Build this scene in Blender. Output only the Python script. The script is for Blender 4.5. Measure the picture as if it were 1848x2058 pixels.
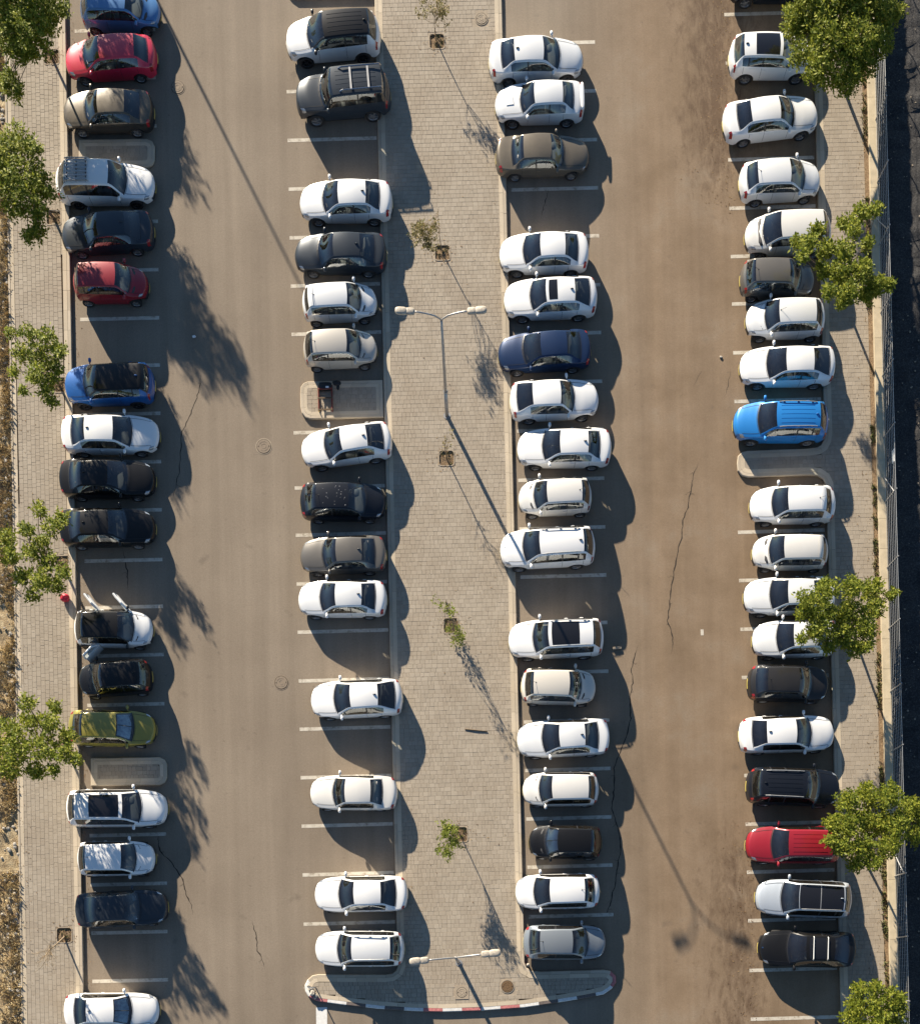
import bpy, math, random
import numpy as np
from mathutils import Vector, noise

random.seed(7)
R = math.radians
scene = bpy.context.scene
for o in list(bpy.data.objects):
    bpy.data.objects.remove(o)

# ------------------------------------------------------------------ measures
# the drone hangs over the south end of the lot and looks straight down; the
# frame is taken from the upper part of its picture (lens shift)
PXM = 40.0            # photograph pixels per metre of ground
NU, NV = 965.0, 2000.0  # the point straight below the drone
HC = 60.0             # drone height


def W(u, v, h=0.0):
    """ground position (metres) of a point of height h that the photo shows at pixel u, v"""
    s = (HC - h) / HC / PXM
    return ((u - NU) * s, (NV - v) * s)


# ------------------------------------------------------------------ camera
cam_d = bpy.data.cameras.new("camera")
cam = bpy.data.objects.new("camera", cam_d)
scene.collection.objects.link(cam)
cam.location = (0, 0, HC)
cam.rotation_euler = (0, 0, 0)
cam_d.sensor_fit = 'HORIZONTAL'
cam_d.sensor_width = 36.0
cam_d.lens = 36.0 * (PXM * HC) / 1848.0
cam_d.shift_x = (924.0 - NU) / 1848.0
cam_d.shift_y = (NV - 1029.0) / 1848.0
cam_d.clip_end = 5000.0
scene.camera = cam

# ------------------------------------------------------------------ light
EL = R(17.5)
SD = Vector((0.449, -0.893, 0)).normalized()     # where the shadows fall
world = bpy.data.worlds.new("World")
scene.world = world
world.use_nodes = True
wn = world.node_tree.nodes
bg = wn["Background"]
sky = wn.new("ShaderNodeTexSky")
sky.sky_type = 'NISHITA'
sky.sun_disc = False
sky.sun_elevation = EL
sky.sun_rotation = math.atan2(-SD.x, -SD.y)
sky.altitude = 100
sky.air_density = 1.0
sky.dust_density = 0.0
sky.ozone_density = 3.0
world.node_tree.links.new(sky.outputs[0], bg.inputs[0])
bg.inputs[1].default_value = 0.05
sun_d = bpy.data.lights.new("sun", 'SUN')
sun_d.energy = 5.0
sun_d.angle = R(0.53)
sun_d.color = (1.0, 0.885, 0.715)
sun = bpy.data.objects.new("sun", sun_d)
scene.collection.objects.link(sun)
sun.location = (-60, 110, 50)
ld = Vector((SD.x * math.cos(EL), SD.y * math.cos(EL), -math.sin(EL)))
sun.rotation_euler = ld.to_track_quat('-Z', 'Y').to_euler()
vs = scene.view_settings
scene.display_settings.display_device = 'sRGB'
vs.view_transform = 'Standard'
vs.look = 'None'
vs.exposure = 1.43
vs.gamma = 1.0
vs.use_curve_mapping = False
scene.cycles.max_bounces = 6
scene.cycles.transparent_max_bounces = 10
scene.cycles.caustics_reflective = False
scene.cycles.caustics_refractive = False

# ------------------------------------------------------------------ helpers
COL = scene.collection


def tag(o, label=None, cat=None, group=None, kind=None):
    if label: o["label"] = label
    if cat: o["category"] = cat
    if group: o["group"] = group
    if kind: o["kind"] = kind
    return o


def empty(name, loc=(0, 0, 0), rz=0.0):
    o = bpy.data.objects.new(name, None)
    o.empty_display_size = 0.3
    o.location = loc
    o.rotation_euler = (0, 0, rz)
    COL.objects.link(o)
    return o


def link(name, me, mat=None, parent=None):
    o = bpy.data.objects.new(name, me)
    if mat is not None and len(me.materials) == 0:
        me.materials.append(mat)
    COL.objects.link(o)
    if parent is not None:
        o.parent = parent
    return o


class MB:
    """collects geometry for one mesh"""

    def __init__(s):
        s.v = []; s.f = []

    def add(s, vs, fs):
        b = len(s.v)
        s.v += [tuple(float(c) for c in p) for p in vs]
        s.f += [tuple(b + i for i in f) for f in fs]

    def box(s, c, d, rz=0.0, bottom=True):
        x, y, z = c; a, b, h = d[0] / 2, d[1] / 2, d[2] / 2
        cs, sn = math.cos(rz), math.sin(rz)
        P = []
        for dz in (-h, h):
            for dx, dy in ((-a, -b), (a, -b), (a, b), (-a, b)):
                P.append((x + dx * cs - dy * sn, y + dx * sn + dy * cs, z + dz))
        F = [(4, 5, 6, 7), (0, 1, 5, 4), (1, 2, 6, 5), (2, 3, 7, 6), (3, 0, 4, 7)]
        if bottom: F.append((3, 2, 1, 0))
        s.add(P, F)

    def tube(s, pts, rad, n=8, cap=True):
        pts = [Vector(p) for p in pts]
        if not hasattr(rad, '__len__'): rad = [rad] * len(pts)
        rings = []
        up = Vector((0, 0, 1))
        for i, p in enumerate(pts):
            t = (pts[min(i + 1, len(pts) - 1)] - pts[max(i - 1, 0)])
            if t.length < 1e-9: t = Vector((0, 0, 1))
            t.normalize()
            a = t.cross(Vector((0.31, 0.95, 0.05)))
            if a.length < 0.1: a = t.cross(Vector((1, 0, 0)))
            a.normalize(); b = t.cross(a)
            rings.append([p + (a * math.cos(2 * math.pi * k / n) + b * math.sin(2 * math.pi * k / n)) * rad[i] for k in range(n)])
        V = [q for r in rings for q in r]
        F = []
        for i in range(len(pts) - 1):
            for k in range(n):
                F.append((i * n + k, i * n + (k + 1) % n, (i + 1) * n + (k + 1) % n, (i + 1) * n + k))
        if cap:
            F.append(tuple(range(n - 1, -1, -1)))
            F.append(tuple((len(pts) - 1) * n + k for k in range(n)))
        s.add(V, F)

    def disc(s, c, r, z0, z1, n=28):
        V = []
        for z in (z0, z1):
            for k in range(n):
                a = 2 * math.pi * k / n
                V.append((c[0] + r * math.cos(a), c[1] + r * math.sin(a), z))
        F = [tuple(n + k for k in range(n))]
        for k in range(n):
            F.append((k, (k + 1) % n, n + (k + 1) % n, n + k))
        s.add(V, F)

    def ball(s, c, r, nu=10, nv=7, p=1.0):
        """ellipsoid; p<1 makes it boxier"""
        def sp(x): return math.copysign(abs(x) ** p, x)
        V = []; F = []
        for i in range(nv + 1):
            ph = -math.pi / 2 + math.pi * i / nv
            for k in range(nu):
                th = 2 * math.pi * k / nu
                V.append((c[0] + r[0] * sp(math.cos(ph)) * sp(math.cos(th)), c[1] + r[1] * sp(math.cos(ph)) * sp(math.sin(th)), c[2] + r[2] * sp(math.sin(ph))))
        for i in range(nv):
            for k in range(nu):
                F.append((i * nu + k, i * nu + (k + 1) % nu, (i + 1) * nu + (k + 1) % nu, (i + 1) * nu + k))
        s.add(V, F)

    def mesh(s, name, smooth=False):
        me = bpy.data.meshes.new(name)
        me.from_pydata(s.v, [], s.f)
        if smooth: me.shade_smooth()
        me.update()
        return me

    def build(s, name, mat=None, parent=None, smooth=False):
        return link(name, s.mesh(name, smooth), mat, parent)


# ------------------------------------------------------------------ materials
def mat(name):
    m = bpy.data.materials.new(name)
    m.use_nodes = True
    nt = m.node_tree
    p = nt.nodes["Principled BSDF"]
    return m, nt, p


def N(nt, t, **kw):
    n = nt.nodes.new(t)
    for k, v in kw.items():
        setattr(n, k, v)
    return n


def ramp(nt, fac, stops, interp='LINEAR'):
    r = N(nt, "ShaderNodeValToRGB")
    r.color_ramp.interpolation = interp
    el = r.color_ramp.elements
    while len(el) > 1: el.remove(el[-1])
    el[0].position = stops[0][0]; el[0].color = (*stops[0][1], 1) if len(stops[0][1]) == 3 else stops[0][1]
    for ps, c in stops[1:]:
        e = el.new(ps); e.color = (*c, 1) if len(c) == 3 else c
    nt.links.new(fac, r.inputs[0])
    return r.outputs[0]


def noise_tex(nt, scale, detail=4.0, rough=0.55, vec=None, dist=0.0):
    n = N(nt, "ShaderNodeTexNoise")
    n.inputs["Scale"].default_value = scale
    n.inputs["Detail"].default_value = detail
    n.inputs["Roughness"].default_value = rough
    n.inputs["Distortion"].default_value = dist
    if vec is not None: nt.links.new(vec, n.inputs["Vector"])
    return n.outputs["Fac"]


def mix(nt, fac, a, b, mode='MIX'):
    m = N(nt, "ShaderNodeMix", data_type='RGBA', blend_type=mode)
    for sock, val in ((m.inputs[0], fac), (m.inputs[6], a), (m.inputs[7], b)):
        if isinstance(val, (int, float)): sock.default_value = val
        elif isinstance(val, tuple): sock.default_value = (*val, 1) if len(val) == 3 else val
        else: nt.links.new(val, sock)
    return m.outputs[2]


def math_n(nt, op, a, b=None, c=None, clamp=False):
    m = N(nt, "ShaderNodeMath", operation=op, use_clamp=clamp)
    for i, val in enumerate((a, b, c)):
        if val is None: continue
        if isinstance(val, (int, float)): m.inputs[i].default_value = val
        else: nt.links.new(val, m.inputs[i])
    return m.outputs[0]


def bump(nt, p, h, strength=0.3, dist=0.02):
    b = N(nt, "ShaderNodeBump")
    b.inputs["Strength"].default_value = strength
    b.inputs["Distance"].default_value = dist
    nt.links.new(h, b.inputs["Height"])
    nt.links.new(b.outputs[0], p.inputs["Normal"])


def wpos(nt):
    return N(nt, "ShaderNodeNewGeometry").outputs["Position"]


def plain(name, col, rough=0.6, metal=0.0, var=0.0, vscale=6.0, coat=0.0):
    m, nt, p = mat(name)
    p.inputs["Roughness"].default_value = rough
    p.inputs["Metallic"].default_value = metal
    p.inputs["Coat Weight"].default_value = coat
    if var > 0:
        f = noise_tex(nt, vscale, 5, 0.6, wpos(nt))
        d = tuple(max(0.0, c * (1 - var)) for c in col); l = tuple(min(1.0, c * (1 + var)) for c in col)
        nt.links.new(ramp(nt, f, [(0.3, d), (0.7, l)]), p.inputs["Base Color"])
    else:
        p.inputs["Base Color"].default_value = (*col, 1)
    return m


def rand_island(nt):
    g = N(nt, "ShaderNodeNewGeometry").outputs["Random Per Island"]
    o = N(nt, "ShaderNodeObjectInfo").outputs["Random"]
    return math_n(nt, 'FRACT', math_n(nt, 'ADD', g, o))


def stone_mat(name, dark, mid, light, rough=0.85, dirt=None, stain=0.25):
    m, nt, p = mat(name)
    r = rand_island(nt)
    c = ramp(nt, r, [(0.0, dark), (0.5, mid), (1.0, light)])
    pos = wpos(nt)
    f = noise_tex(nt, 0.45, 6, 0.62, pos)
    c = mix(nt, math_n(nt, 'MULTIPLY', ramp(nt, f, [(0.42, (0, 0, 0)), (0.72, (1, 1, 1))]), stain), c, dirt or tuple(x * 0.6 for x in dark))
    g = noise_tex(nt, 34, 4, 0.7, pos)
    c = mix(nt, 0.35, c, ramp(nt, g, [(0.3, (0.35, 0.35, 0.35)), (0.7, (0.65, 0.65, 0.65))]), 'OVERLAY')
    nt.links.new(c, p.inputs["Base Color"])
    p.inputs["Roughness"].default_value = rough
    bump(nt, p, g, 0.25, 0.004)
    return m


M = {}
M['paver'] = stone_mat("paver_stone", (0.315, 0.265, 0.203), (0.34, 0.288, 0.222), (0.368, 0.313, 0.243), dirt=(0.24, 0.185, 0.13), stain=0.45)
M['edging'] = stone_mat("edging_stone", (0.45, 0.375, 0.275), (0.50, 0.42, 0.31), (0.56, 0.47, 0.35))
M['kerb'] = stone_mat("kerb_concrete", (0.40, 0.335, 0.25), (0.45, 0.38, 0.285), (0.50, 0.42, 0.32), stain=0.35)
M['sand'] = plain("joint_sand", (0.24, 0.19, 0.135), 0.95, var=0.3)
M['white_paint'] = plain("kerb_white_paint", (0.66, 0.65, 0.62), 0.7, var=0.16, vscale=9)
M['red_paint'] = plain("kerb_red_paint", (0.46, 0.16, 0.155), 0.7, var=0.3, vscale=9)
M['grey_paint'] = plain("kerb_grey_paint", (0.13, 0.105, 0.095), 0.8, var=0.25, vscale=9)
M['black'] = plain("black_plastic", (0.012, 0.012, 0.013), 0.5)
M['rubber'] = plain("tyre_rubber", (0.016, 0.015, 0.015), 0.85)
M['alloy'] = plain("alloy_rim", (0.36, 0.36, 0.37), 0.35, 0.7)
M['dark_alloy'] = plain("dark_rim", (0.05, 0.05, 0.055), 0.4, 0.6)
M['chrome'] = plain("chrome", (0.62, 0.62, 0.64), 0.16, 1.0)
M['trim'] = plain("dark_trim", (0.02, 0.02, 0.022), 0.35)
M['seat_dark'] = plain("seat_cloth_dark", (0.09, 0.09, 0.095), 0.9)
M['seat_grey'] = plain("seat_cloth_grey", (0.26, 0.25, 0.24), 0.9)
M['seat_beige'] = plain("seat_cloth_beige", (0.35, 0.30, 0.23), 0.9)
M['dash'] = plain("dashboard_plastic", (0.045, 0.045, 0.048), 0.7)
M['lamp_red'] = plain("tail_lamp_red", (0.30, 0.012, 0.015), 0.15, coat=1.0)
M['plate'] = plain("number_plate_yellow", (0.50, 0.40, 0.10), 0.5)
M['galv'] = plain("galvanised_steel", (0.36, 0.36, 0.36), 0.45, 0.45, var=0.12)
M['lamp_head'] = plain("lamp_head_grey", (0.42, 0.37, 0.30), 0.6, 0.0, var=0.25, vscale=12)
M['iron'] = plain("rusted_cast_iron", (0.16, 0.095, 0.045), 0.75, 0.2, var=0.35, vscale=14)
M['concrete'] = plain("concrete_cover", (0.33, 0.27, 0.20), 0.9, var=0.15, vscale=10)
M['asphalt_cover'] = plain("dusty_cover", (0.235, 0.185, 0.135), 0.9, var=0.15, vscale=10)
M['rust'] = plain("rusty_red_metal", (0.17, 0.035, 0.025), 0.7, 0.2, var=0.4, vscale=16)
M['yellow'] = plain("yellow_paint_worn", (0.40, 0.30, 0.05), 0.7, var=0.3, vscale=16)
M['wood'] = plain("weathered_wood", (0.10, 0.065, 0.035), 0.85, var=0.3, vscale=20)
M['red_cloth'] = plain("red_plastic", (0.50, 0.012, 0.04), 0.5, var=0.2, vscale=12)
M['stone'] = plain("pale_rubble", (0.40, 0.36, 0.30), 0.9, var=0.3, vscale=6)
M['wall'] = plain("cream_coping", (0.52, 0.43, 0.29), 0.85, var=0.14, vscale=2.5)
M['wall_side'] = plain("wall_render", (0.42, 0.36, 0.26), 0.9, var=0.15, vscale=2.0)
M['sign_white'] = plain("sign_white", (0.75, 0.75, 0.73), 0.4)
M['sign_blue'] = plain("sign_back_grey", (0.3, 0.3, 0.32), 0.5, 0.3)
M['crack'] = plain("crack_dark", (0.03, 0.022, 0.016), 0.95)
M['paper'] = plain("white_paper", (0.75, 0.75, 0.75), 0.7)


def soil_mat(name, a, b, c, scale=5.0):
    m, nt, p = mat(name)
    pos = wpos(nt)
    f = noise_tex(nt, scale, 8, 0.68, pos, 0.6)
    nt.links.new(ramp(nt, f, [(0.28, a), (0.5, b), (0.72, c)]), p.inputs["Base Color"])
    p.inputs["Roughness"].default_value = 0.95
    bump(nt, p, noise_tex(nt, scale * 4, 6, 0.7, pos), 0.9, 0.06)
    return m


M['soil'] = soil_mat("bare_soil", (0.12, 0.075, 0.04), (0.21, 0.14, 0.078), (0.32, 0.225, 0.13), 7)
M['verge'] = soil_mat("dry_verge", (0.11, 0.065, 0.033), (0.34, 0.255, 0.145), (0.56, 0.47, 0.30), 3.2)
M['burnt'] = soil_mat("burnt_ground", (0.016, 0.016, 0.018), (0.042, 0.040, 0.040), (0.13, 0.125, 0.12), 13)
M['field'] = soil_mat("open_field", (0.14, 0.10, 0.06), (0.24, 0.18, 0.11), (0.33, 0.26, 0.16), 0.15)
M['straw'] = stone_mat("dry_grass_straw", (0.36, 0.25, 0.12), (0.54, 0.43, 0.23), (0.70, 0.59, 0.36), 0.8)
M['weed'] = stone_mat("weed_leaves", (0.05, 0.075, 0.015), (0.10, 0.12, 0.03), (0.22, 0.17, 0.06), 0.7)


def asphalt_mat():
    m, nt, p = mat("dusty_asphalt")
    pos = wpos(nt)
    mp = N(nt, "ShaderNodeMapping")
    mp.inputs["Rotation"].default_value = (0, 0, R(-1.35))
    nt.links.new(pos, mp.inputs["Vector"])
    sx = N(nt, "ShaderNodeSeparateXYZ"); nt.links.new(mp.outputs[0], sx.inputs[0])
    # broad tone: greyer in the left aisle, redder dust in the right aisle
    f0 = noise_tex(nt, 0.16, 5, 0.6, pos)
    base = ramp(nt, f0, [(0.30, (0.184, 0.145, 0.106)), (0.5, (0.215, 0.172, 0.127)), (0.72, (0.248, 0.201, 0.150))])
    east = N(nt, "ShaderNodeMapRange"); east.inputs[1].default_value = 5.0; east.inputs[2].default_value = 9.5
    nt.links.new(sx.outputs[0], east.inputs[0])
    f1 = noise_tex(nt, 0.32, 6, 0.65, pos)
    red = ramp(nt, f1, [(0.34, (0.175, 0.119, 0.070)), (0.56, (0.220, 0.155, 0.098)), (0.75, (0.245, 0.192, 0.136))])
    base = mix(nt, math_n(nt, 'MULTIPLY', east.outputs[0], 0.95), base, red)
    # the lengthwise streaks that the traffic leaves
    st = N(nt, "ShaderNodeMapping"); st.inputs["Scale"].default_value = (1.0, 0.03, 1.0)
    nt.links.new(mp.outputs[0], st.inputs["Vector"])
    f2 = noise_tex(nt, 1.3, 5, 0.6, st.outputs[0])
    base = mix(nt, 0.30, base, ramp(nt, f2, [(0.28, (0.28, 0.26, 0.24)), (0.72, (0.72, 0.72, 0.72))]), 'OVERLAY')
    # mud and leaf stains beside the right-hand bays
    band = math_n(nt, 'ABSOLUTE', math_n(nt, 'SUBTRACT', sx.outputs[0], 12.9))
    band = N(nt, "ShaderNodeMapRange").outputs[0] if False else math_n(nt, 'SUBTRACT', 1.0, math_n(nt, 'DIVIDE', band, 3.2), clamp=True)
    north = N(nt, "ShaderNodeMapRange"); north.inputs[1].default_value = 36.5; north.inputs[2].default_value = 43.0
    nt.links.new(sx.outputs[1], north.inputs[0])
    south = N(nt, "ShaderNodeMapRange"); south.inputs[1].default_value = 11.0; south.inputs[2].default_value = 6.0
    nt.links.new(sx.outputs[1], south.inputs[0])
    where = math_n(nt, 'MULTIPLY', band, math_n(nt, 'MAXIMUM', north.outputs[0], math_n(nt, 'MULTIPLY', south.outputs[0], 0.75)))
    s3 = N(nt, "ShaderNodeMapping"); s3.inputs["Scale"].default_value = (1.0, 0.38, 1.0)
    nt.links.new(mp.outputs[0], s3.inputs["Vector"])
    f3 = noise_tex(nt, 2.3, 10, 0.78, s3.outputs[0], 0.3)
    thr = math_n(nt, 'SUBTRACT', math_n(nt, 'ADD', f3, math_n(nt, 'MULTIPLY', where, 0.36)), 0.64)
    mud = math_n(nt, 'MULTIPLY', thr, 4.5, clamp=True)
    base = mix(nt, math_n(nt, 'MULTIPLY', mud, 0.82), base, (0.082, 0.047, 0.025))
    # tyre-darkened wheel paths and drips in the bays
    fd = noise_tex(nt, 3.4, 5, 0.6, pos)
    base = mix(nt, ramp(nt, fd, [(0.64, (0, 0, 0)), (0.74, (0.45, 0.45, 0.45))]), base, (0.10, 0.078, 0.058))
    # oil spots and patches
    f4 = noise_tex(nt, 0.9, 4, 0.5, pos)
    base = mix(nt, ramp(nt, f4, [(0.67, (0, 0, 0)), (0.80, (0.5, 0.5, 0.5))]), base, (0.085, 0.065, 0.048))
    # aggregate
    g = noise_tex(nt, 48, 3, 0.75, pos)
    base = mix(nt, 0.7, base, ramp(nt, g, [(0.28, (0.27, 0.27, 0.27)), (0.72, (0.73, 0.73, 0.73))]), 'OVERLAY')
    g2 = noise_tex(nt, 11, 6, 0.8, pos)
    base = mix(nt, 0.4, base, ramp(nt, g2, [(0.3, (0.33, 0.33, 0.33)), (0.7, (0.67, 0.67, 0.67))]), 'OVERLAY')
    nt.links.new(base, p.inputs["Base Color"])
    p.inputs["Roughness"].default_value = 0.9
    bump(nt, p, g, 0.35, 0.005)
    return m


M['asphalt'] = asphalt_mat()


def line_mat():
    m, nt, p = mat("worn_line_paint")
    pos = wpos(nt)
    f = noise_tex(nt, 3.0, 9, 0.78, pos)
    nt.links.new(ramp(nt, f, [(0.36, (0.25, 0.205, 0.15)), (0.48, (0.50, 0.45, 0.37)), (0.75, (0.64, 0.60, 0.52))]), p.inputs["Base Color"])
    p.inputs["Roughness"].default_value = 0.8
    return m


M['line'] = line_mat()
M['line_white'] = plain("fresh_line_paint", (0.68, 0.67, 0.64), 0.7, var=0.1, vscale=8)


def glass_mat(name, tint, refl=1.0):
    m, nt, p = mat(name)
    nt.nodes.remove(p)
    out = nt.nodes["Material Output"]
    tr = N(nt, "ShaderNodeBsdfTransparent"); tr.inputs[0].default_value = (*tint, 1)
    gl = N(nt, "ShaderNodeBsdfGlossy"); gl.inputs["Roughness"].default_value = 0.02
    gl.inputs[0].default_value = (0.9 * refl, 0.95 * refl, 1.0 * refl, 1)
    fr = N(nt, "ShaderNodeFresnel"); fr.inputs[0].default_value = 1.62
    df = N(nt, "ShaderNodeBsdfDiffuse"); df.inputs[0].default_value = (0.20, 0.17, 0.13, 1)
    f = noise_tex(nt, 5, 4, 0.6, wpos(nt))
    dm = N(nt, "ShaderNodeMixShader")
    nt.links.new(math_n(nt, 'MULTIPLY', f, 0.09), dm.inputs[0])
    nt.links.new(tr.outputs[0], dm.inputs[1]); nt.links.new(df.outputs[0], dm.inputs[2])
    mx = N(nt, "ShaderNodeMixShader")
    nt.links.new(math_n(nt, 'ADD', fr.outputs[0], 0.05), mx.inputs[0]); nt.links.new(dm.outputs[0], mx.inputs[1]); nt.links.new(gl.outputs[0], mx.inputs[2])
    nt.links.new(mx.outputs[0], out.inputs[0])
    return m


M['glass'] = glass_mat("window_glass", (0.66, 0.72, 0.72))
M['clear_glass'] = glass_mat("clear_glass", (0.93, 0.95, 0.95))
M['privacy'] = glass_mat("tinted_glass", (0.24, 0.27, 0.29))
M['pano'] = plain("panorama_glass", (0.012, 0.012, 0.014), 0.12, coat=0.6)
M['head_lamp'] = plain("headlamp_lens", (0.42, 0.44, 0.46), 0.12, 0.5, coat=1.0)
M['shade_silver'] = plain("sunshade_silver", (0.93, 0.94, 0.95), 0.4, 0.0, var=0.08, vscale=5)
M['shade_blue'] = plain("sunshade_sky_tint", (0.62, 0.76, 0.95), 0.3, 0.3, var=0.40, vscale=7)  # silver sunshade with the reflected blue sky painted into its base colour

PAINT = {}
PCOL = {  # colour, metallic, dust on the upper faces
    'white': ((0.80, 0.80, 0.79), 0.0, 0.03),
    'off_white': ((0.70, 0.69, 0.66), 0.0, 0.12),
    'pearl': ((0.74, 0.75, 0.75), 0.15, 0.04),
    'silver': ((0.50, 0.52, 0.54), 0.55, 0.05),
    'silver_blue': ((0.46, 0.51, 0.57), 0.5, 0.05),
    'pale_blue': ((0.34, 0.42, 0.52), 0.35, 0.04),
    'champagne': ((0.50, 0.47, 0.42), 0.4, 0.06),
    'cream': ((0.64, 0.60, 0.53), 0.1, 0.06),
    'taupe': ((0.030, 0.027, 0.024), 0.2, 0.34),
    'brown': ((0.098, 0.086, 0.070), 0.3, 0.18),
    'bronze': ((0.105, 0.10, 0.093), 0.35, 0.10),
    'olive': ((0.27, 0.235, 0.035), 0.3, 0.10),
    'red': ((0.56, 0.022, 0.06), 0.0, 0.05),
    'dark_red': ((0.26, 0.006, 0.018), 0.1, 0.02),
    'blue': ((0.010, 0.095, 0.33), 0.3, 0.01),
    'sky_blue': ((0.075, 0.205, 0.43), 0.3, 0.02),
    'bright_blue': ((0.012, 0.20, 0.56), 0.25, 0.02),
    'navy': ((0.010, 0.028, 0.080), 0.3, 0.015),
    'ink': ((0.006, 0.009, 0.016), 0.1, 0.012),
    'black': ((0.0055, 0.0058, 0.0068), 0.0, 0.008),
    'charcoal': ((0.016, 0.017, 0.020), 0.2, 0.035),
    'slate': ((0.028, 0.037, 0.049), 0.35, 0.025),
    'steel': ((0.21, 0.24, 0.27), 0.45, 0.06),
}


def paint(key):
    if key in PAINT: return PAINT[key]
    col, met, dust = PCOL[key]
    m, nt, p = mat("car_paint_" + key)
    geo = N(nt, "ShaderNodeNewGeometry")
    sx = N(nt, "ShaderNodeSeparateXYZ"); nt.links.new(geo.outputs["Normal"], sx.inputs[0])
    up = math_n(nt, 'POWER', math_n(nt, 'MAXIMUM', sx.outputs[2], 0.0), 2.0)
    f = noise_tex(nt, 2.6, 6, 0.65, geo.outputs["Position"])
    k = math_n(nt, 'MULTIPLY', math_n(nt, 'MULTIPLY', up, math_n(nt, 'MULTIPLY_ADD', f, 1.2, 0.4)), dust)
    c = mix(nt, k, col, (0.34, 0.28, 0.20))
    nt.links.new(c, p.inputs["Base Color"])
    p.inputs["Metallic"].default_value = met * 0.6
    p.inputs["Roughness"].default_value = 0.38
    dark = max(col) < 0.1
    p.inputs["Coat Weight"].default_value = 0.55 if dark else 0.8
    p.inputs["Specular IOR Level"].default_value = 0.15 if dark else 0.4
    nt.links.new(math_n(nt, 'MULTIPLY_ADD', k, 0.8, 0.04), p.inputs["Coat Roughness"])
    PAINT[key] = m
    return m


def leaf_mat(name, dark, mid, light):
    m, nt, p = mat(name)
    r = rand_island(nt)
    c = ramp(nt, r, [(0.0, dark), (0.55, mid), (1.0, light)])
    nt.links.new(c, p.inputs["Base Color"])
    p.inputs["Roughness"].default_value = 0.6
    p.inputs["Specular IOR Level"].default_value = 0.25
    tl = N(nt, "ShaderNodeBsdfTranslucent"); nt.links.new(c, tl.inputs[0])
    mx = N(nt, "ShaderNodeMixShader"); mx.inputs[0].default_value = 0.42
    out = nt.nodes["Material Output"]
    nt.links.new(p.outputs[0], mx.inputs[1]); nt.links.new(tl.outputs[0], mx.inputs[2]); nt.links.new(mx.outputs[0], out.inputs[0])
    return m


M['leaf'] = leaf_mat("tree_leaves", (0.085, 0.125, 0.014), (0.21, 0.245, 0.024), (0.36, 0.36, 0.05))
M['leaf_dry'] = leaf_mat("sapling_leaves", (0.14, 0.14, 0.03), (0.23, 0.19, 0.07), (0.33, 0.25, 0.12))
M['leaf_lime'] = leaf_mat("young_leaves", (0.12, 0.16, 0.02), (0.20, 0.24, 0.035), (0.30, 0.30, 0.06))
M['litter'] = stone_mat("fallen_leaf", (0.10, 0.05, 0.02), (0.19, 0.11, 0.045), (0.30, 0.20, 0.09), 0.9)
M['bark'] = plain("bark", (0.14, 0.10, 0.068), 0.9, var=0.3, vscale=18)
M['bark_pale'] = plain("pale_bark", (0.24, 0.18, 0.115), 0.9, var=0.25, vscale=18)

# ================================================================== setting
TH = R(1.35)          # the bays run a little askew to the picture
CT, ST = math.cos(TH), math.sin(TH)


def to_lot(p): return (p[0] * CT + p[1] * ST, -p[0] * ST + p[1] * CT)
def from_lot(p): return (p[0] * CT - p[1] * ST, p[0] * ST + p[1] * CT)


ZP = 0.15             # pavements stand this far above the asphalt


def uL(v): return 9 + 0.0178 * v       # verge edge of the left sidewalk
def uK(v): return 133 + 0.0185 * v     # its kerb
def uA(v): return 753 + 0.0235 * v     # walkway, left kerb
def uB(v): return 1008 + 0.0237 * v    # walkway, right kerb
def uR(v): return 1630 + 0.0285 * v    # right sidewalk, kerb
def uW(v): return 1733 + 0.0253 * v    # garden wall, near edge


VT, VB = -330, 2420

# --- terrain: one sheet to the horizon, stepping down at the wall
mb = MB()
xw_t, yt = W(uW(VT) + 12, VT); xw_b, yb = W(uW(VB) + 12, VB)
mb.add([(-1500, -1500, -0.06), (xw_b + 0.6, -1500, -0.06), (xw_b + 0.35, yb, -0.06), (xw_t + 0.35, yt, -0.06), (xw_t + 0.1, 1500, -0.06), (-1500, 1500, -0.06)], [(0, 1, 2, 3, 4, 5)])
mb.add([(xw_b + 0.6, -1500, -1.3), (1500, -1500, -1.3), (1500, 1500, -1.3), (xw_t + 0.1, 1500, -1.3), (xw_t + 0.35, yt, -1.3), (xw_b + 0.35, yb, -1.3)], [(0, 1, 2, 3, 4, 5)])
mb.add([(xw_b + 0.6, -1500, -0.06), (xw_b + 0.35, yb, -0.06), (xw_t + 0.35, yt, -0.06), (xw_t + 0.1, 1500, -0.06), (xw_b + 0.6, -1500, -1.3), (xw_b + 0.35, yb, -1.3), (xw_t + 0.35, yt, -1.3), (xw_t + 0.1, 1500, -1.3)],
       [(0, 1, 5, 4), (1, 2, 6, 5), (2, 3, 7, 6)])
tag(mb.build("ground", M['field']), kind="structure")

# --- asphalt
mb = MB()
pa = [W(uK(VB) - 20, VB), W(uR(VB) + 30, VB), W(uR(VT) + 30, VT), W(uK(VT) - 20, VT)]
mb.add([(*p, 0.0) for p in pa], [(0, 1, 2, 3)])
asphalt = tag(mb.build("asphalt", M['asphalt']), kind="structure")


# --- bay lines: every stroke a thin sheet of paint on the asphalt
def stroke(u0, v0, u1, v1, w=7.0, m='line', name="bay_line"):
    a = Vector(W(u0, v0)); b = Vector(W(u1, v1))
    d = (b - a).normalized(); n = Vector((-d.y, d.x)) * (w / PXM / 2)
    mb = MB()
    q = [a - n, b - n, b + n, a + n]
    mb.add([(p.x, p.y, 0.004) for p in q], [(0, 1, 2, 3)])
    return mb.build(name, M[m], asphalt)


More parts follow.
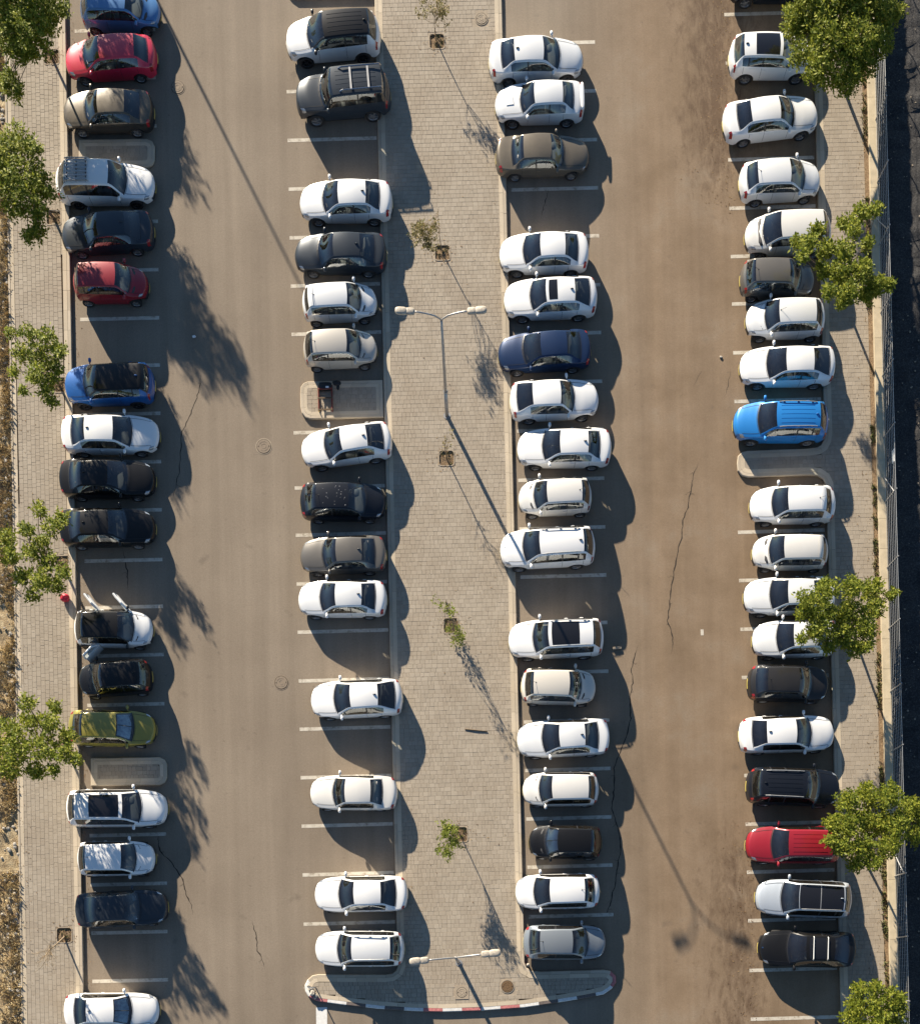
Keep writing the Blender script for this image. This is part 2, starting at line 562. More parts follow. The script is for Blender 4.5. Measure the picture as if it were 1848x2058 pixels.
lines_a = [446, 543, 640, 735, 832, 929, 1026, 1126, 1220, 1317, 1416, 1678, 1777, 1874, 1971, 60, 157, 254]
for v in lines_a:
    stroke(uK(v) + 16, v + 2, 318 + 0.0135 * (v - 500), v - 1.5)
lines_b = [184, 282, 380, 478, 575, 672, 870, 981, 1076, 1174, 1271, 1369, 1466, 1563.5, 1661, 1759, 1858, 86]
for v in lines_b:
    stroke(576 + 0.0203 * (v - 184), v, uA(v) - 3, v - 5)
lines_c = [84, 182, 280, 377, 473.5, 572, 668, 766, 862, 961, 1059, 1155.5, 1251, 1349, 1447, 1544.5, 1642, 1739, 1838.5]
for v in lines_c:
    stroke(uB(v) + 10, v + 4.5, 1195 + 0.0212 * (v - 84), v)
lines_d = [29, 126, 223, 321, 418.5, 515.5, 611, 709, 807, 1070, 1167, 1265, 1362, 1460, 1559, 1657, 1753.5, 1851, 1951, 2049]
for v in lines_d:
    stroke(1465 + 0.0262 * (v - 418), v, uR(v) - 4, v - 5)
stroke(646, 2025, 647.5, 2190, 22, 'line_white', "painted_strip")
stroke(1410, 1265, 1410.5, 1277, 6, 'line', "paint_mark")


# --- cracks, each its own narrow strip
def crack(pts, w=0.9):
    P = []
    for (a, b) in zip(pts[:-1], pts[1:]):
        n = max(2, int(math.hypot(b[0] - a[0], b[1] - a[1]) / 6))
        for i in range(n):
            t = i / n
            P.append((a[0] + (b[0] - a[0]) * t + random.uniform(-1.3, 1.3), a[1] + (b[1] - a[1]) * t + random.uniform(-1, 1)))
    P.append(pts[-1])
    V = []; F = []
    for i, p in enumerate(P):
        x, y = W(*p)
        e = min(1.0, i / 5, (len(P) - 1 - i) / 5) * random.uniform(0.5, 1.4) * w / PXM
        V += [(x - e, y, 0.0025), (x + e, y + random.uniform(-.01, .01), 0.0025)]
    for i in range(len(P) - 1):
        F.append((2 * i, 2 * i + 1, 2 * i + 3, 2 * i + 2))
    mb = MB(); mb.add(V, F)
    for _ in range(len(P) // 9):          # hair cracks that leave the main one
        i = random.randrange(2, max(3, len(P) - 2)); q = list(P[min(i, len(P) - 1)]); d = random.choice((-1, 1)); Q = []
        for k in range(random.randint(3, 6)):
            Q.append(tuple(q)); q[0] += d * random.uniform(1, 4); q[1] += random.uniform(-2, 5)
        VV = []
        for k, p in enumerate(Q):
            x, y = W(*p); e = w / PXM * .45 * (1 - k / len(Q)); VV += [(x, y - e, 0.0025), (x, y + e, 0.0025)]
        mb.add(VV, [(2 * k, 2 * k + 1, 2 * k + 3, 2 * k + 2) for k in range(len(Q) - 1)])
    mb.build("crack", M['crack'], asphalt)


def C(pts, x0, y0, s): return [(x0 + a * s, y0 + b * s) for a, b in pts]


crack(C([(535, 1240), (505, 1310), (480, 1430), (470, 1507)], 1220, 500, .345) + C([(440, 130), (430, 240), (405, 330), (385, 450), (365, 600), (350, 720), (375, 780), (380, 850), (368, 915)], 1220, 1000, .345), 1.0)
crack(C([(180, 860), (150, 960), (135, 1000), (150, 1060), (135, 1140), (130, 1210), (135, 1290), (120, 1370), (90, 1450), (60, 1520)], 1220, 1000, .345)
      + C([(1700, 60), (1705, 150), (1690, 270), (1720, 360), (1735, 420), (1735, 480), (1715, 580), (1705, 660), (1680, 760), (1650, 830)], 560, 1520, .3956), 1.1)
crack(C([(1485, 970), (1510, 1060), (1520, 1150), (1545, 1200), (1565, 1265)], 0, 1520, .3407), 1.1)
crack(C([(930, 450), (940, 560), (1000, 610), (1040, 670), (1080, 730), (1100, 820), (1130, 880), (1135, 940)], 0, 1520, .3407), 1.2)
crack(C([(1190, 740), (1160, 880), (1110, 1010), (1070, 1080), (1060, 1300), (1020, 1480)], 0, 500, .3407), 0.8)
crack(C([(725, 300), (750, 430), (755, 560)], 0, 1000, .3407), 0.9)
crack(C([(1375, 950), (1345, 1050), (1330, 1110)], 560, 0, .3956), 0.9)
crack(C([(560, 700), (530, 740), (500, 800)], 1220, 500, .345), 0.6)
crack(C([(720, 700), (700, 800), (680, 880)], 1220, 500, .345), 0.6)
crack(C([(780, 1370), (795, 1440)], 1220, 1520, .345), 0.9)


# --- kerbs and edgings, stone by stone
def run(path, width, z0, z1, step, parent, name, mats, off=0.0, cham=0.03, gap=0.008, closed=False, z_out=None):
    """stones along a path; they lie on the path's left-hand side"""
    P = [Vector(p) for p in path]
    if closed: P = P + [P[0]]
    n = len(P)
    nor = []
    for i in range(n):
        a = P[i - 1] if i > 0 else (P[-2] if closed else None)
        b = P[i + 1] if i < n - 1 else (P[1] if closed else None)
        ds = []
        if a is not None: ds.append((P[i] - a).normalized())
        if b is not None: ds.append((b - P[i]).normalized())
        ns = [Vector((-d.y, d.x)) for d in ds]
        m = sum(ns, Vector((0, 0)))
        m.normalize()
        c = max(0.35, m.dot(ns[0]))
        nor.append(m / c)
    S = [0.0]
    for i in range(n - 1): S.append(S[-1] + (P[i + 1] - P[i]).length)

    def at(s):
        for i in range(n - 1):
            if s <= S[i + 1] + 1e-9:
                t = (s - S[i]) / max(1e-9, S[i + 1] - S[i])
                return P[i].lerp(P[i + 1], t), nor[i].lerp(nor[i + 1], t)
        return P[-1], nor[-1]

    cnt = max(1, round(S[-1] / step)); L = S[-1] / cnt
    for k in range(cnt):
        s0, s1 = k * L + gap / 2, (k + 1) * L - gap / 2
        ss = [s0] + [s for s in S if s0 + 0.02 < s < s1 - 0.02] + [s1]
        V = []; F = []
        dz = random.uniform(-0.003, 0.003)
        for s in ss:
            p, nn = at(s)
            o0 = p + nn * off; o1 = p + nn * (off + cham); i0 = p + nn * (off + width)
            V += [(o0.x, o0.y, z0), (o0.x, o0.y, z1 - cham * 1.2 + dz), (o1.x, o1.y, z1 + dz), (i0.x, i0.y, z1 + dz), (i0.x, i0.y, z0)]
        m = len(ss)
        for i in range(m - 1):
            for j in range(4):
                F.append((i * 5 + j + 1, i * 5 + j, (i + 1) * 5 + j, (i + 1) * 5 + j + 1))
        F.append((0, 1, 2, 3, 4)); F.append(tuple((m - 1) * 5 + j for j in (4, 3, 2, 1, 0)))
        mb = MB(); mb.add(V, F)
        mt = mats[k % len(mats)] if isinstance(mats, list) else mats
        mb.build(name, mt, parent)


def offset(path, d, closed=True):
    P = [Vector(p) for p in path]; n = len(P); out = []
    for i in range(n):
        a = P[i - 1] if (closed or i > 0) else None
        b = P[(i + 1) % n] if (closed or i < n - 1) else None
        ds = [x.normalized() for x in ([P[i] - a] if a is not None else []) + ([b - P[i]] if b is not None else [])]
        ns = [Vector((-x.y, x.x)) for x in ds]
        m = sum(ns, Vector((0, 0))).normalized()
        m = m / max(0.35, m.dot(ns[0]))
        out.append(P[i] + m * d)
    return out


def slab(poly, z, name, m, parent=None, z0=-0.02):
    mb = MB(); n = len(poly)
    mb.add([(p[0], p[1], z) for p in poly] + [(p[0], p[1], z0) for p in poly],
           [tuple(range(n))] + [(i, n + i, n + (i + 1) % n, (i + 1) % n) for i in range(n)])
    return mb.build(name, m, parent)


PROTO = {}


def paver_mesh(a, b, h):
    k = (round(a, 3), round(b, 3), round(h, 3))
    if k not in PROTO:
        mb = MB(); c = 0.006
        x, y = a / 2, b / 2
        mb.add([(-x, -y, -h), (x, -y, -h), (x, y, -h), (-x, y, -h), (-x, -y, -c), (x, -y, -c), (x, y, -c), (-x, y, -c),
                (-x + c, -y + c, 0), (x - c, -y + c, 0), (x - c, y - c, 0), (-x + c, y - c, 0)],
               [(8, 9, 10, 11), (4, 5, 9, 8), (5, 6, 10, 9), (6, 7, 11, 10), (7, 4, 8, 11), (0, 1, 5, 4), (1, 2, 6, 5), (2, 3, 7, 6), (3, 0, 4, 7)])
        me = mb.mesh("paver"); me.materials.append(M['paver'])
        PROTO[k] = (me, mb)
    return PROTO[k]


def pave(poly, parent, along='x', course=0.214, holes=(), singles=300, focus=(0.0, 2.0), z=ZP - 0.004):
    """courses of pavers filling a polygon (world coordinates)"""
    L = [to_lot(p) for p in poly]
    if along == 'y': L = [(p[1], -p[0]) for p in L]
    ys = [p[1] for p in L]
    out = []
    y = min(ys)
    sizes = [0.20, 0.20, 0.27, 0.27, 0.33, 0.14]
    while y < max(ys):
        ym = y + course / 2
        xs = []
        for (a, b) in zip(L, L[1:] + L[:1]):
            if (a[1] <= ym) != (b[1] <= ym):
                xs.append(a[0] + (b[0] - a[0]) * (ym - a[1]) / (b[1] - a[1]))
        xs.sort()
        for x0, x1 in zip(xs[0::2], xs[1::2]):
            x = x0
            while x < x1 - 0.03:
                w = random.choice(sizes)
                if x1 - x - w < 0.08: w = x1 - x
                if w > 0.42: w = round(w / 2, 3)
                c = (x + w / 2, ym)
                x += w
                if along == 'y': c = (-c[1], c[0])
                p = from_lot(c)
                if any(abs(to_lot(p)[0] - hx) < ha + 0.05 and abs(to_lot(p)[1] - hy) < hb + 0.05 for hx, hy, ha, hb in holes): continue
                out.append((p, w))
        y += course
    def seen(p):
        u, v = NU + p[0] * PXM, NV - p[1] * PXM
        return -2 < u < 1850 and -5 < v < 2062
    order = sorted(out, key=lambda q: (not seen(q[0]), (q[0][0] - focus[0]) ** 2 + (q[0][1] - focus[1]) ** 2))
    g = 0.006
    rest = MB()
    rz = TH + (0 if along == 'x' else math.pi / 2)
    for i, (p, w) in enumerate(order):
        dz = random.uniform(-0.003, 0.003)
        if i < singles:
            o = bpy.data.objects.new("paver", paver_mesh(round(w / 0.01) * 0.01 - g, course - g, 0.08)[0])
            o.location = (p[0], p[1], z + dz); o.rotation_euler = (random.uniform(-.006, .006), random.uniform(-.006, .006), rz + random.uniform(-.008, .008))
            COL.objects.link(o); o.parent = parent
        else:
            a, b = (w - g) / 2, (course - g) / 2
            r = rz + random.uniform(-.008, .008); cs, sn = math.cos(r), math.sin(r)
            tx, ty = random.uniform(-.006, .006), random.uniform(-.006, .006)
            Q = []
            for zz, e in ((-0.08, 0), (-0.006, 0), (0, 0.006)):
                for qx, qy in ((-a + e, -b + e), (a - e, -b + e), (a - e, b - e), (-a + e, b - e)):
                    Q.append((p[0] + qx * cs - qy * sn, p[1] + qx * sn + qy * cs, z + dz + zz + qx * tx + qy * ty))
            rest.add(Q, [(8, 9, 10, 11), (4, 5, 9, 8), (5, 6, 10, 9), (6, 7, 11, 10), (7, 4, 8, 11), (0, 1, 5, 4), (1, 2, 6, 5), (2, 3, 7, 6), (3, 0, 4, 7)])
    if rest.f:
        tag(rest.build("paving", M['paver'], parent), kind="stuff")


def arc(c, r, a0, a1, n=6):
    return [(c[0] + r * math.cos(R(a0 + (a1 - a0) * i / n)), c[1] + r * math.sin(R(a0 + (a1 - a0) * i / n))) for i in range(n + 1)]


KW, EW = 0.17, 0.20    # kerb and edging widths


def hole(u, v, a, b):
    x, y = to_lot(W(u, v)); return (x, y, a, b)


# tree pits (u, v) in pixels
PITS_WALK = [(878, 87), (889, 511), (897, 923), (906, 1259), (924, 1678)]
PITS_LEFT = [(106, 118), (110, 440), (121, 776), (128, 1134), (134, 1500), (131, 1880)]
COVERS_WALK = [(967, 42, 0.32), (928, 1995, 0.30), (1019, 1983, 0.34)]

# central walkway with its wide end
Lk = [(uA(v), v) for v in (VT, 200, 700, 1200, 1700, 1925)]
bottom = [(800, 1940), (796, 1951), (788, 1957), (775, 1959), (700, 1959), (640, 1958.5), (628, 1961), (619, 1969), (613, 1981), (614, 1993), (620, 2003), (632, 2010), (643, 2013.5), (695, 2020.5), (761, 2028), (830, 2032.5),
          (889, 2034), (968, 2031.5), (1051, 2025.5), (1104, 2018), (1173, 2007), (1212, 1999), (1228, 1988), (1237, 1975), (1236, 1962), (1226, 1952), (1212, 1949.5), (1150, 1951), (1085, 1953), (1068, 1951.5), (1058, 1946), (1054, 1935)]
Rk = [(uB(v), v) for v in (1910, 1700, 1200, 700, 200, VT)]
walk_px = Lk + bottom + Rk
walk = [W(*p) for p in walk_px]
walkway = tag(slab(walk, 0.05, "walkway", M['sand']), kind="structure")
walk_open = walk        # path runs down the left side, round the end and up the right: stones on its left-hand side
# split the path: plain kerb / painted kerb / plain kerb
i0 = walk_px.index((619, 1969)); i1 = walk_px.index((1226, 1952))
run(walk[:i0 + 1], KW, -0.02, ZP, 1.0, walkway, "kerb_stone", M['kerb'])
run(walk[i0:i1 + 1], KW, -0.02, ZP, 0.98, walkway, "painted_kerb_stone",
    [M['white_paint'], M['red_paint'], M['white_paint'], M['grey_paint'], M['white_paint'], M['grey_paint'], M['white_paint'], M['red_paint'], M['white_paint'], M['red_paint'], M['white_paint'], M['red_paint'], M['white_paint'], M['grey_paint'], M['white_paint'], M['grey_paint']])
run(walk[i1:], KW, -0.02, ZP, 1.0, walkway, "kerb_stone", M['kerb'])
run(walk, EW, 0.0, ZP + 0.003, 1.0, walkway, "edging_stone", M['edging'], off=KW + 0.006, cham=0.004)
inner = offset(walk, KW + EW - 0.03, closed=False)
pave([tuple(p) for p in inner], walkway, holes=[hole(u, v, 0.36, 0.36) for u, v in PITS_WALK] + [hole(u, v, r, r) for u, v, r in COVERS_WALK], focus=W(930, 1990))

# left sidewalk
vs_ = [VT, 400, 900, 1400, 1900, VB]
left_px = [(uL(v), v) for v in vs_] + [(uK(v), v) for v in reversed(vs_)]
left = [W(*p) for p in left_px]
sidewalk = tag(slab(left, 0.05, "sidewalk", M['sand']), kind="structure")
kerb_path = [W(uK(v), v) for v in reversed(vs_)]
run(kerb_path, KW, -0.02, ZP, 1.0, sidewalk, "kerb_stone", M['kerb'])
run(kerb_path, EW, 0.0, ZP + 0.003, 1.0, sidewalk, "edging_stone", M['edging'], off=KW + 0.006, cham=0.004)
verge_path = [W(uL(v), v) for v in vs_]
run(verge_path, 0.09, -0.05, ZP + 0.02, 1.0, sidewalk, "border_stone", M['kerb'], cham=0.01)
run(verge_path, EW, 0.0, ZP + 0.003, 1.0, sidewalk, "edging_stone", M['edging'], off=0.096, cham=0.004)
inn = [W(uL(v) + 10.5, v) for v in vs_] + [W(uK(v) - 14, v) for v in reversed(vs_)]
pave(inn, sidewalk, along='y', holes=[hole(u, v, 0.36, 0.36) for u, v in PITS_LEFT], focus=W(100, 1800))

# right sidewalk with its nose between the bays
nose = [(1655, 872), (1653, 886), (1648, 896), (1640, 901), (1620, 903.5), (1500, 908), (1489, 911), (1481, 919), (1479.5, 934), (1481, 948), (1489, 957.5), (1502, 961), (1625, 957), (1641, 958), (1652, 965), (1657, 976), (1658, 988)]
vs1 = [VT, 300, 700]; vs2 = [1200, 1600, 2000, VB]
right_kerb_px = [(uR(v), v) for v in vs1] + nose + [(uR(v), v) for v in vs2]
right_px = right_kerb_px + [(uW(v) + 4, v) for v in (VB, 1500, 700, VT)]
right = [W(*p) for p in right_px]
sidewalk_r = tag(slab(right, 0.05, "sidewalk", M['sand']), kind="structure")
rk = [W(*p) for p in right_kerb_px]
run(rk, KW, -0.02, ZP, 1.0, sidewalk_r, "kerb_stone", M['kerb'])
run(rk, EW, 0.0, ZP + 0.003, 1.0, sidewalk_r, "edging_stone", M['edging'], off=KW + 0.006, cham=0.004)
rin = [tuple(p) for p in offset(rk, KW + EW - 0.03, closed=False)] + [W(uW(v) - 7, v) for v in (VB, 1500, 700, VT)]
pave(rin, sidewalk_r, focus=W(1720, 1700))
# bare soil along the wall
mb = MB(); Vv = []; Ff = []
k = 0
v = VT
while v < VB:
    e = 8 + 5 * noise.noise((v * 0.02, 3.1, 0)) + 3 * noise.noise((v * 0.09, 8.1, 0))
    for t in (0, 0.5, 1.0):
        x, y = W(uW(v) + 3 - (e + 3) * (1 - t), v)
        Vv.append((x, y, 0.135 + t * 0.05 + 0.03 * noise.noise((x * 3, y * 3, 0)) * t))
    v += 10
n = len(Vv) // 3
for i in range(n - 1):
    for j in range(2):
        Ff.append((i * 3 + j + 1, i * 3 + j, i * 3 + 3 + j, i * 3 + 4 + j))
mb.add(Vv, Ff); mb.build("soil_strip", M['soil'], sidewalk_r, smooth=True)


# islands between the bays
def island(px, focus):
    poly = [W(*p) for p in px]
    o = tag(slab(poly, 0.05, "kerb_island", M['sand']), kind="structure")
    run(poly, KW, -0.02, ZP, 0.8, o, "kerb_stone", M['kerb'], closed=True)
    run(poly, EW - 0.03, 0.0, ZP + 0.003, 0.8, o, "edging_stone", M['edging'], off=KW + 0.006, cham=0.004, closed=True)
    pave([tuple(p) for p in offset(poly, KW + EW - 0.05)], o, focus=focus)
    return o


def nose_r(x0, x1, y0, y1, s=2.0):   # square left end, round right end (anticlockwise in the world = this order)
    r = 15
    return [(x0, y0 + s), (x0, y1 + s), (x1 - r, y1), (x1 - 5, y1 - 5), (x1, y1 - r), (x1, y0 + r), (x1 - 5, y0 + 5), (x1 - r, y0)]


island(nose_r(160, 312, 282, 340), W(240, 310))
island(nose_r(184, 337, 1523, 1579), W(260, 1550))
isl = [(619, 769), (611, 772), (605, 780), (604, 795), (604.5, 820), (607, 832), (614, 841), (625, 844.5), (771, 841), (769, 766)]
island_b = island(isl, W(640, 805))
island([(571, -75), (571, -20), (580, -8), (592, 0), (750, -3), (749, -80)], W(660, -30))


# tree pits: soil with a concrete collar
def pit(u, v, parent, r=0.36):
    x, y = W(u, v)
    o = empty("tree_pit", (x, y, 0), TH)
    o.parent = parent
    ring = []
    for cx, cy, a0 in ((r - .13, r - .13, 0), (-r + .13, r - .13, 90), (-r + .13, -r + .13, 180), (r - .13, -r + .13, 270)):
        ring += arc((cx, cy), .13, a0, a0 + 90, 4)
    mb = MB(); n = len(ring)
    V = [(p[0] * 1.0, p[1] * 1.0, 0.052) for p in ring] + [(p[0] * 1.0, p[1] * 1.0, ZP + 0.006) for p in ring] + [(p[0] * 1.13, p[1] * 1.13, ZP + 0.006) for p in ring] + [(p[0] * 1.13, p[1] * 1.13, ZP - 0.012) for p in ring] + [(math.copysign(.56, p[0]), math.copysign(.56, p[1]), ZP - 0.0125) for p in ring]
    F = []
    for j in range(4):
        for i in range(n): F.append((j * n + i, j * n + (i + 1) % n, (j + 1) * n + (i + 1) % n, (j + 1) * n + i))
    mb.add(V, F); mb.build("collar", M['concrete'], o)
    mb = MB(); g = 9
    V = []; F = []
    for i in range(g):
        for j in range(g):
            a, b = (i / (g - 1) * 2 - 1) * r, (j / (g - 1) * 2 - 1) * r
            d = math.hypot(a, b)
            V.append((a, b, 0.10 + 0.045 * max(0, 1 - d / 0.22) + 0.03 * noise.noise((u + a * 6, v + b * 6, 0))))
    for i in range(g - 1):
        for j in range(g - 1): F.append((i * g + j, (i + 1) * g + j, (i + 1) * g + j + 1, i * g + j + 1))
    mb.add(V, F); mb.build("soil", M['soil'], o, smooth=True)


for u, v in PITS_WALK: pit(u, v, walkway)
for u, v in PITS_LEFT: pit(u, v, sidewalk)


# manhole covers
def cover(u, v, r, z, m, ring, label, square=False):
    x, y = W(u, v)
    o = tag(empty("manhole_cover", (x, y, z), TH), label, "manhole cover")
    mb = MB()
    if square: mb.box((0, 0, 0.002), (2 * r + 0.16, 2 * r + 0.16, 0.02))
    else: mb.disc((0, 0), r + 0.05, -0.02, 0.008, 32)
    if z > 0: mb.box((0, 0, -0.03), (2 * r + .42, 2 * r + .42, 0.036))
    mb.build("frame", ring, o)
    mb = MB(); mb.disc((0, 0), r + 0.004, -0.01, 0.0135, 32); mb.build("gap", M['crack'], o)
    mb = MB(); mb.disc((0, 0), r - 0.018, -0.01, 0.021, 32)
    for k in range(1, 3):
        q = r * k * 0.32
        mb.tube([(q * math.cos(a), q * math.sin(a), 0.021) for a in [2 * math.pi * i / 20 for i in range(21)]], 0.008, 5, False)
    mb.build("lid", m, o)
    for s in (-1, 1):
        mb = MB(); mb.box((s * r * 0.75, 0, 0.0225), (0.035, 0.06, 0.006)); mb.build("lifting_slot", M['crack'], o)


cover(530, 897, 0.36, 0.0, M['asphalt_cover'], M['concrete'], "round pale manhole cover in the left aisle level with the walkway lamp")
cover(565, 1372, 0.33, 0.0, M['asphalt_cover'], M['asphalt_cover'], "round dusty manhole cover in the left aisle beside an empty bay")
cover(357, 175, 0.33, 0.0, M['asphalt_cover'], M['asphalt_cover'], "manhole cover at the shadow edge near the bright red hatchback")
cover(967, 42, 0.28, ZP, M['concrete'], M['concrete'], "pale round manhole cover in the walkway near the top sapling")
cover(928, 1995, 0.26, ZP, M['concrete'], M['concrete'], "pale round manhole cover in square frame at walkway end", True)
cover(1019, 1983, 0.30, ZP, M['iron'], M['concrete'], "rusty brown manhole cover at the walkway end")

# verge on the left: bumpy dry ground
def bumpy(name, x0, x1, y0, y1, step, zf, m, xl=None, xr=None):
    nx = max(3, int((x1 - x0) / step)); ny = int((y1 - y0) / step)
    V = []; F = []
    for j in range(ny + 1):
        y = y0 + (y1 - y0) * j / ny
        a = x0 if xl is None else xl(y); b = x1 if xr is None else xr(y)
        for i in range(nx + 1):
            x = a + (b - a) * i / nx
            V.append((x, y, zf(x, y, i / nx)))
    for j in range(ny):
        for i in range(nx):
            F.append((j * (nx + 1) + i, j * (nx + 1) + i + 1, (j + 1) * (nx + 1) + i + 1, (j + 1) * (nx + 1) + i))
    mb = MB(); mb.add(V, F)
    return tag(mb.build(name, m, smooth=True), kind="structure")


def x_left(y): return W(uL(NV - y * PXM), NV - y * PXM)[0]


def fb(x, y, s, o=3):
    return noise.fractal((x * s, y * s, 4.2), 0.9, 2.1, o)


verge = bumpy("dry_verge", -28, -22, -11, 58, 0.16,
              lambda x, y, t: 0.06 + 0.16 * fb(x, y, 1.1, 4) * (1 - t ** 6) + 0.05 * fb(x, y, 5) + (0.02 if t > .98 else 0), M['verge'], xl=lambda y: -32, xr=lambda y: x_left(y) + 0.01)


def x_wall_out(y): return W(uW(NV - y * PXM) + 14, NV - y * PXM)[0]


field = bumpy("burnt_ground", 20, 26, -11, 58, 0.2, lambda x, y, t: -1.12 + 0.16 * fb(x, y, 1.3, 4) + 0.06 * fb(x, y, 6), M['burnt'], xl=lambda y: x_wall_out(y) - 0.1, xr=lambda y: 34)

# ================================================================== cars
def pchip(xs, ys):
    xs = np.array(xs, float); ys = np.array(ys, float)
    h = np.diff(xs); d = np.diff(ys) / h
    m = np.zeros_like(xs)
    m[0], m[-1] = d[0], d[-1]
    for i in range(1, len(xs) - 1):
        if d[i - 1] * d[i] > 0:
            w1, w2 = 2 * h[i] + h[i - 1], h[i] + 2 * h[i - 1]
            m[i] = (w1 + w2) / (w1 / d[i - 1] + w2 / d[i])

    def f(x):
        x = np.asarray(x, float)
        i = np.clip(np.searchsorted(xs, x, side='right') - 1, 0, len(h) - 1)
        t = np.clip((x - xs[i]) / h[i], 0, 1)
        return (ys[i] * (2 * t ** 3 - 3 * t ** 2 + 1) + m[i] * h[i] * (t ** 3 - 2 * t ** 2 + t) + ys[i + 1] * (-2 * t ** 3 + 3 * t ** 2) + m[i + 1] * h[i] * (t ** 3 - t ** 2))
    return f


#            height width  cowl  roof0 roof1 glass1 z_cowl z_rg  z_tail roofw  ride  window end
TYPES = {
    'sedan':  dict(H=1.45, Wd=1.79, fc=.265, f0=.435, f1=.735, f2=.875, zc=.97, zr=1.06, zt=1.01, rw=.655, zs=.21, fe=.79, wheel=.315),
    'old':    dict(H=1.40, Wd=1.70, fc=.275, f0=.420, f1=.720, f2=.835, zc=.93, zr=.99, zt=.95, rw=.70, zs=.22, fe=.75, wheel=.295),
    'fast':   dict(H=1.43, Wd=1.82, fc=.270, f0=.440, f1=.750, f2=.920, zc=.96, zr=1.08, zt=1.04, rw=.65, zs=.20, fe=.80, wheel=.325),
    'hatch':  dict(H=1.50, Wd=1.74, fc=.225, f0=.400, f1=.805, f2=.925, zc=1.0, zr=1.06, zt=.98, rw=.67, zs=.21, fe=.84, wheel=.305),
    'mini':   dict(H=1.50, Wd=1.66, fc=.205, f0=.375, f1=.840, f2=.945, zc=1.0, zr=1.06, zt=.96, rw=.68, zs=.21, fe=.88, wheel=.29),
    'mpv':    dict(H=1.58, Wd=1.70, fc=.190, f0=.365, f1=.875, f2=.955, zc=1.04, zr=1.08, zt=1.0, rw=.72, zs=.21, fe=.91, wheel=.29),
    'suv':    dict(H=1.66, Wd=1.84, fc=.245, f0=.405, f1=.870, f2=.955, zc=1.10, zr=1.15, zt=1.06, rw=.675, zs=.26, fe=.88, wheel=.35),
    'bigsuv': dict(H=1.83, Wd=1.86, fc=.255, f0=.385, f1=.915, f2=.962, zc=1.18, zr=1.20, zt=1.10, rw=.74, zs=.32, fe=.95, wheel=.385),
    'wagon':  dict(H=1.50, Wd=1.79, fc=.260, f0=.420, f1=.860, f2=.955, zc=.99, zr=1.06, zt=1.0, rw=.665, zs=.22, fe=.90, wheel=.32),
}
# columns of one half of a section: lower side, upper side, top
LOW = [0, .2, .42, .66, .86, 1.0]
UP = [.10, .5, .88, 1.0]
TOP = [.07, .3, .65, 1.0]
NH = len(LOW) + len(UP) + len(TOP)          # 14 per half, the last one on the centre line


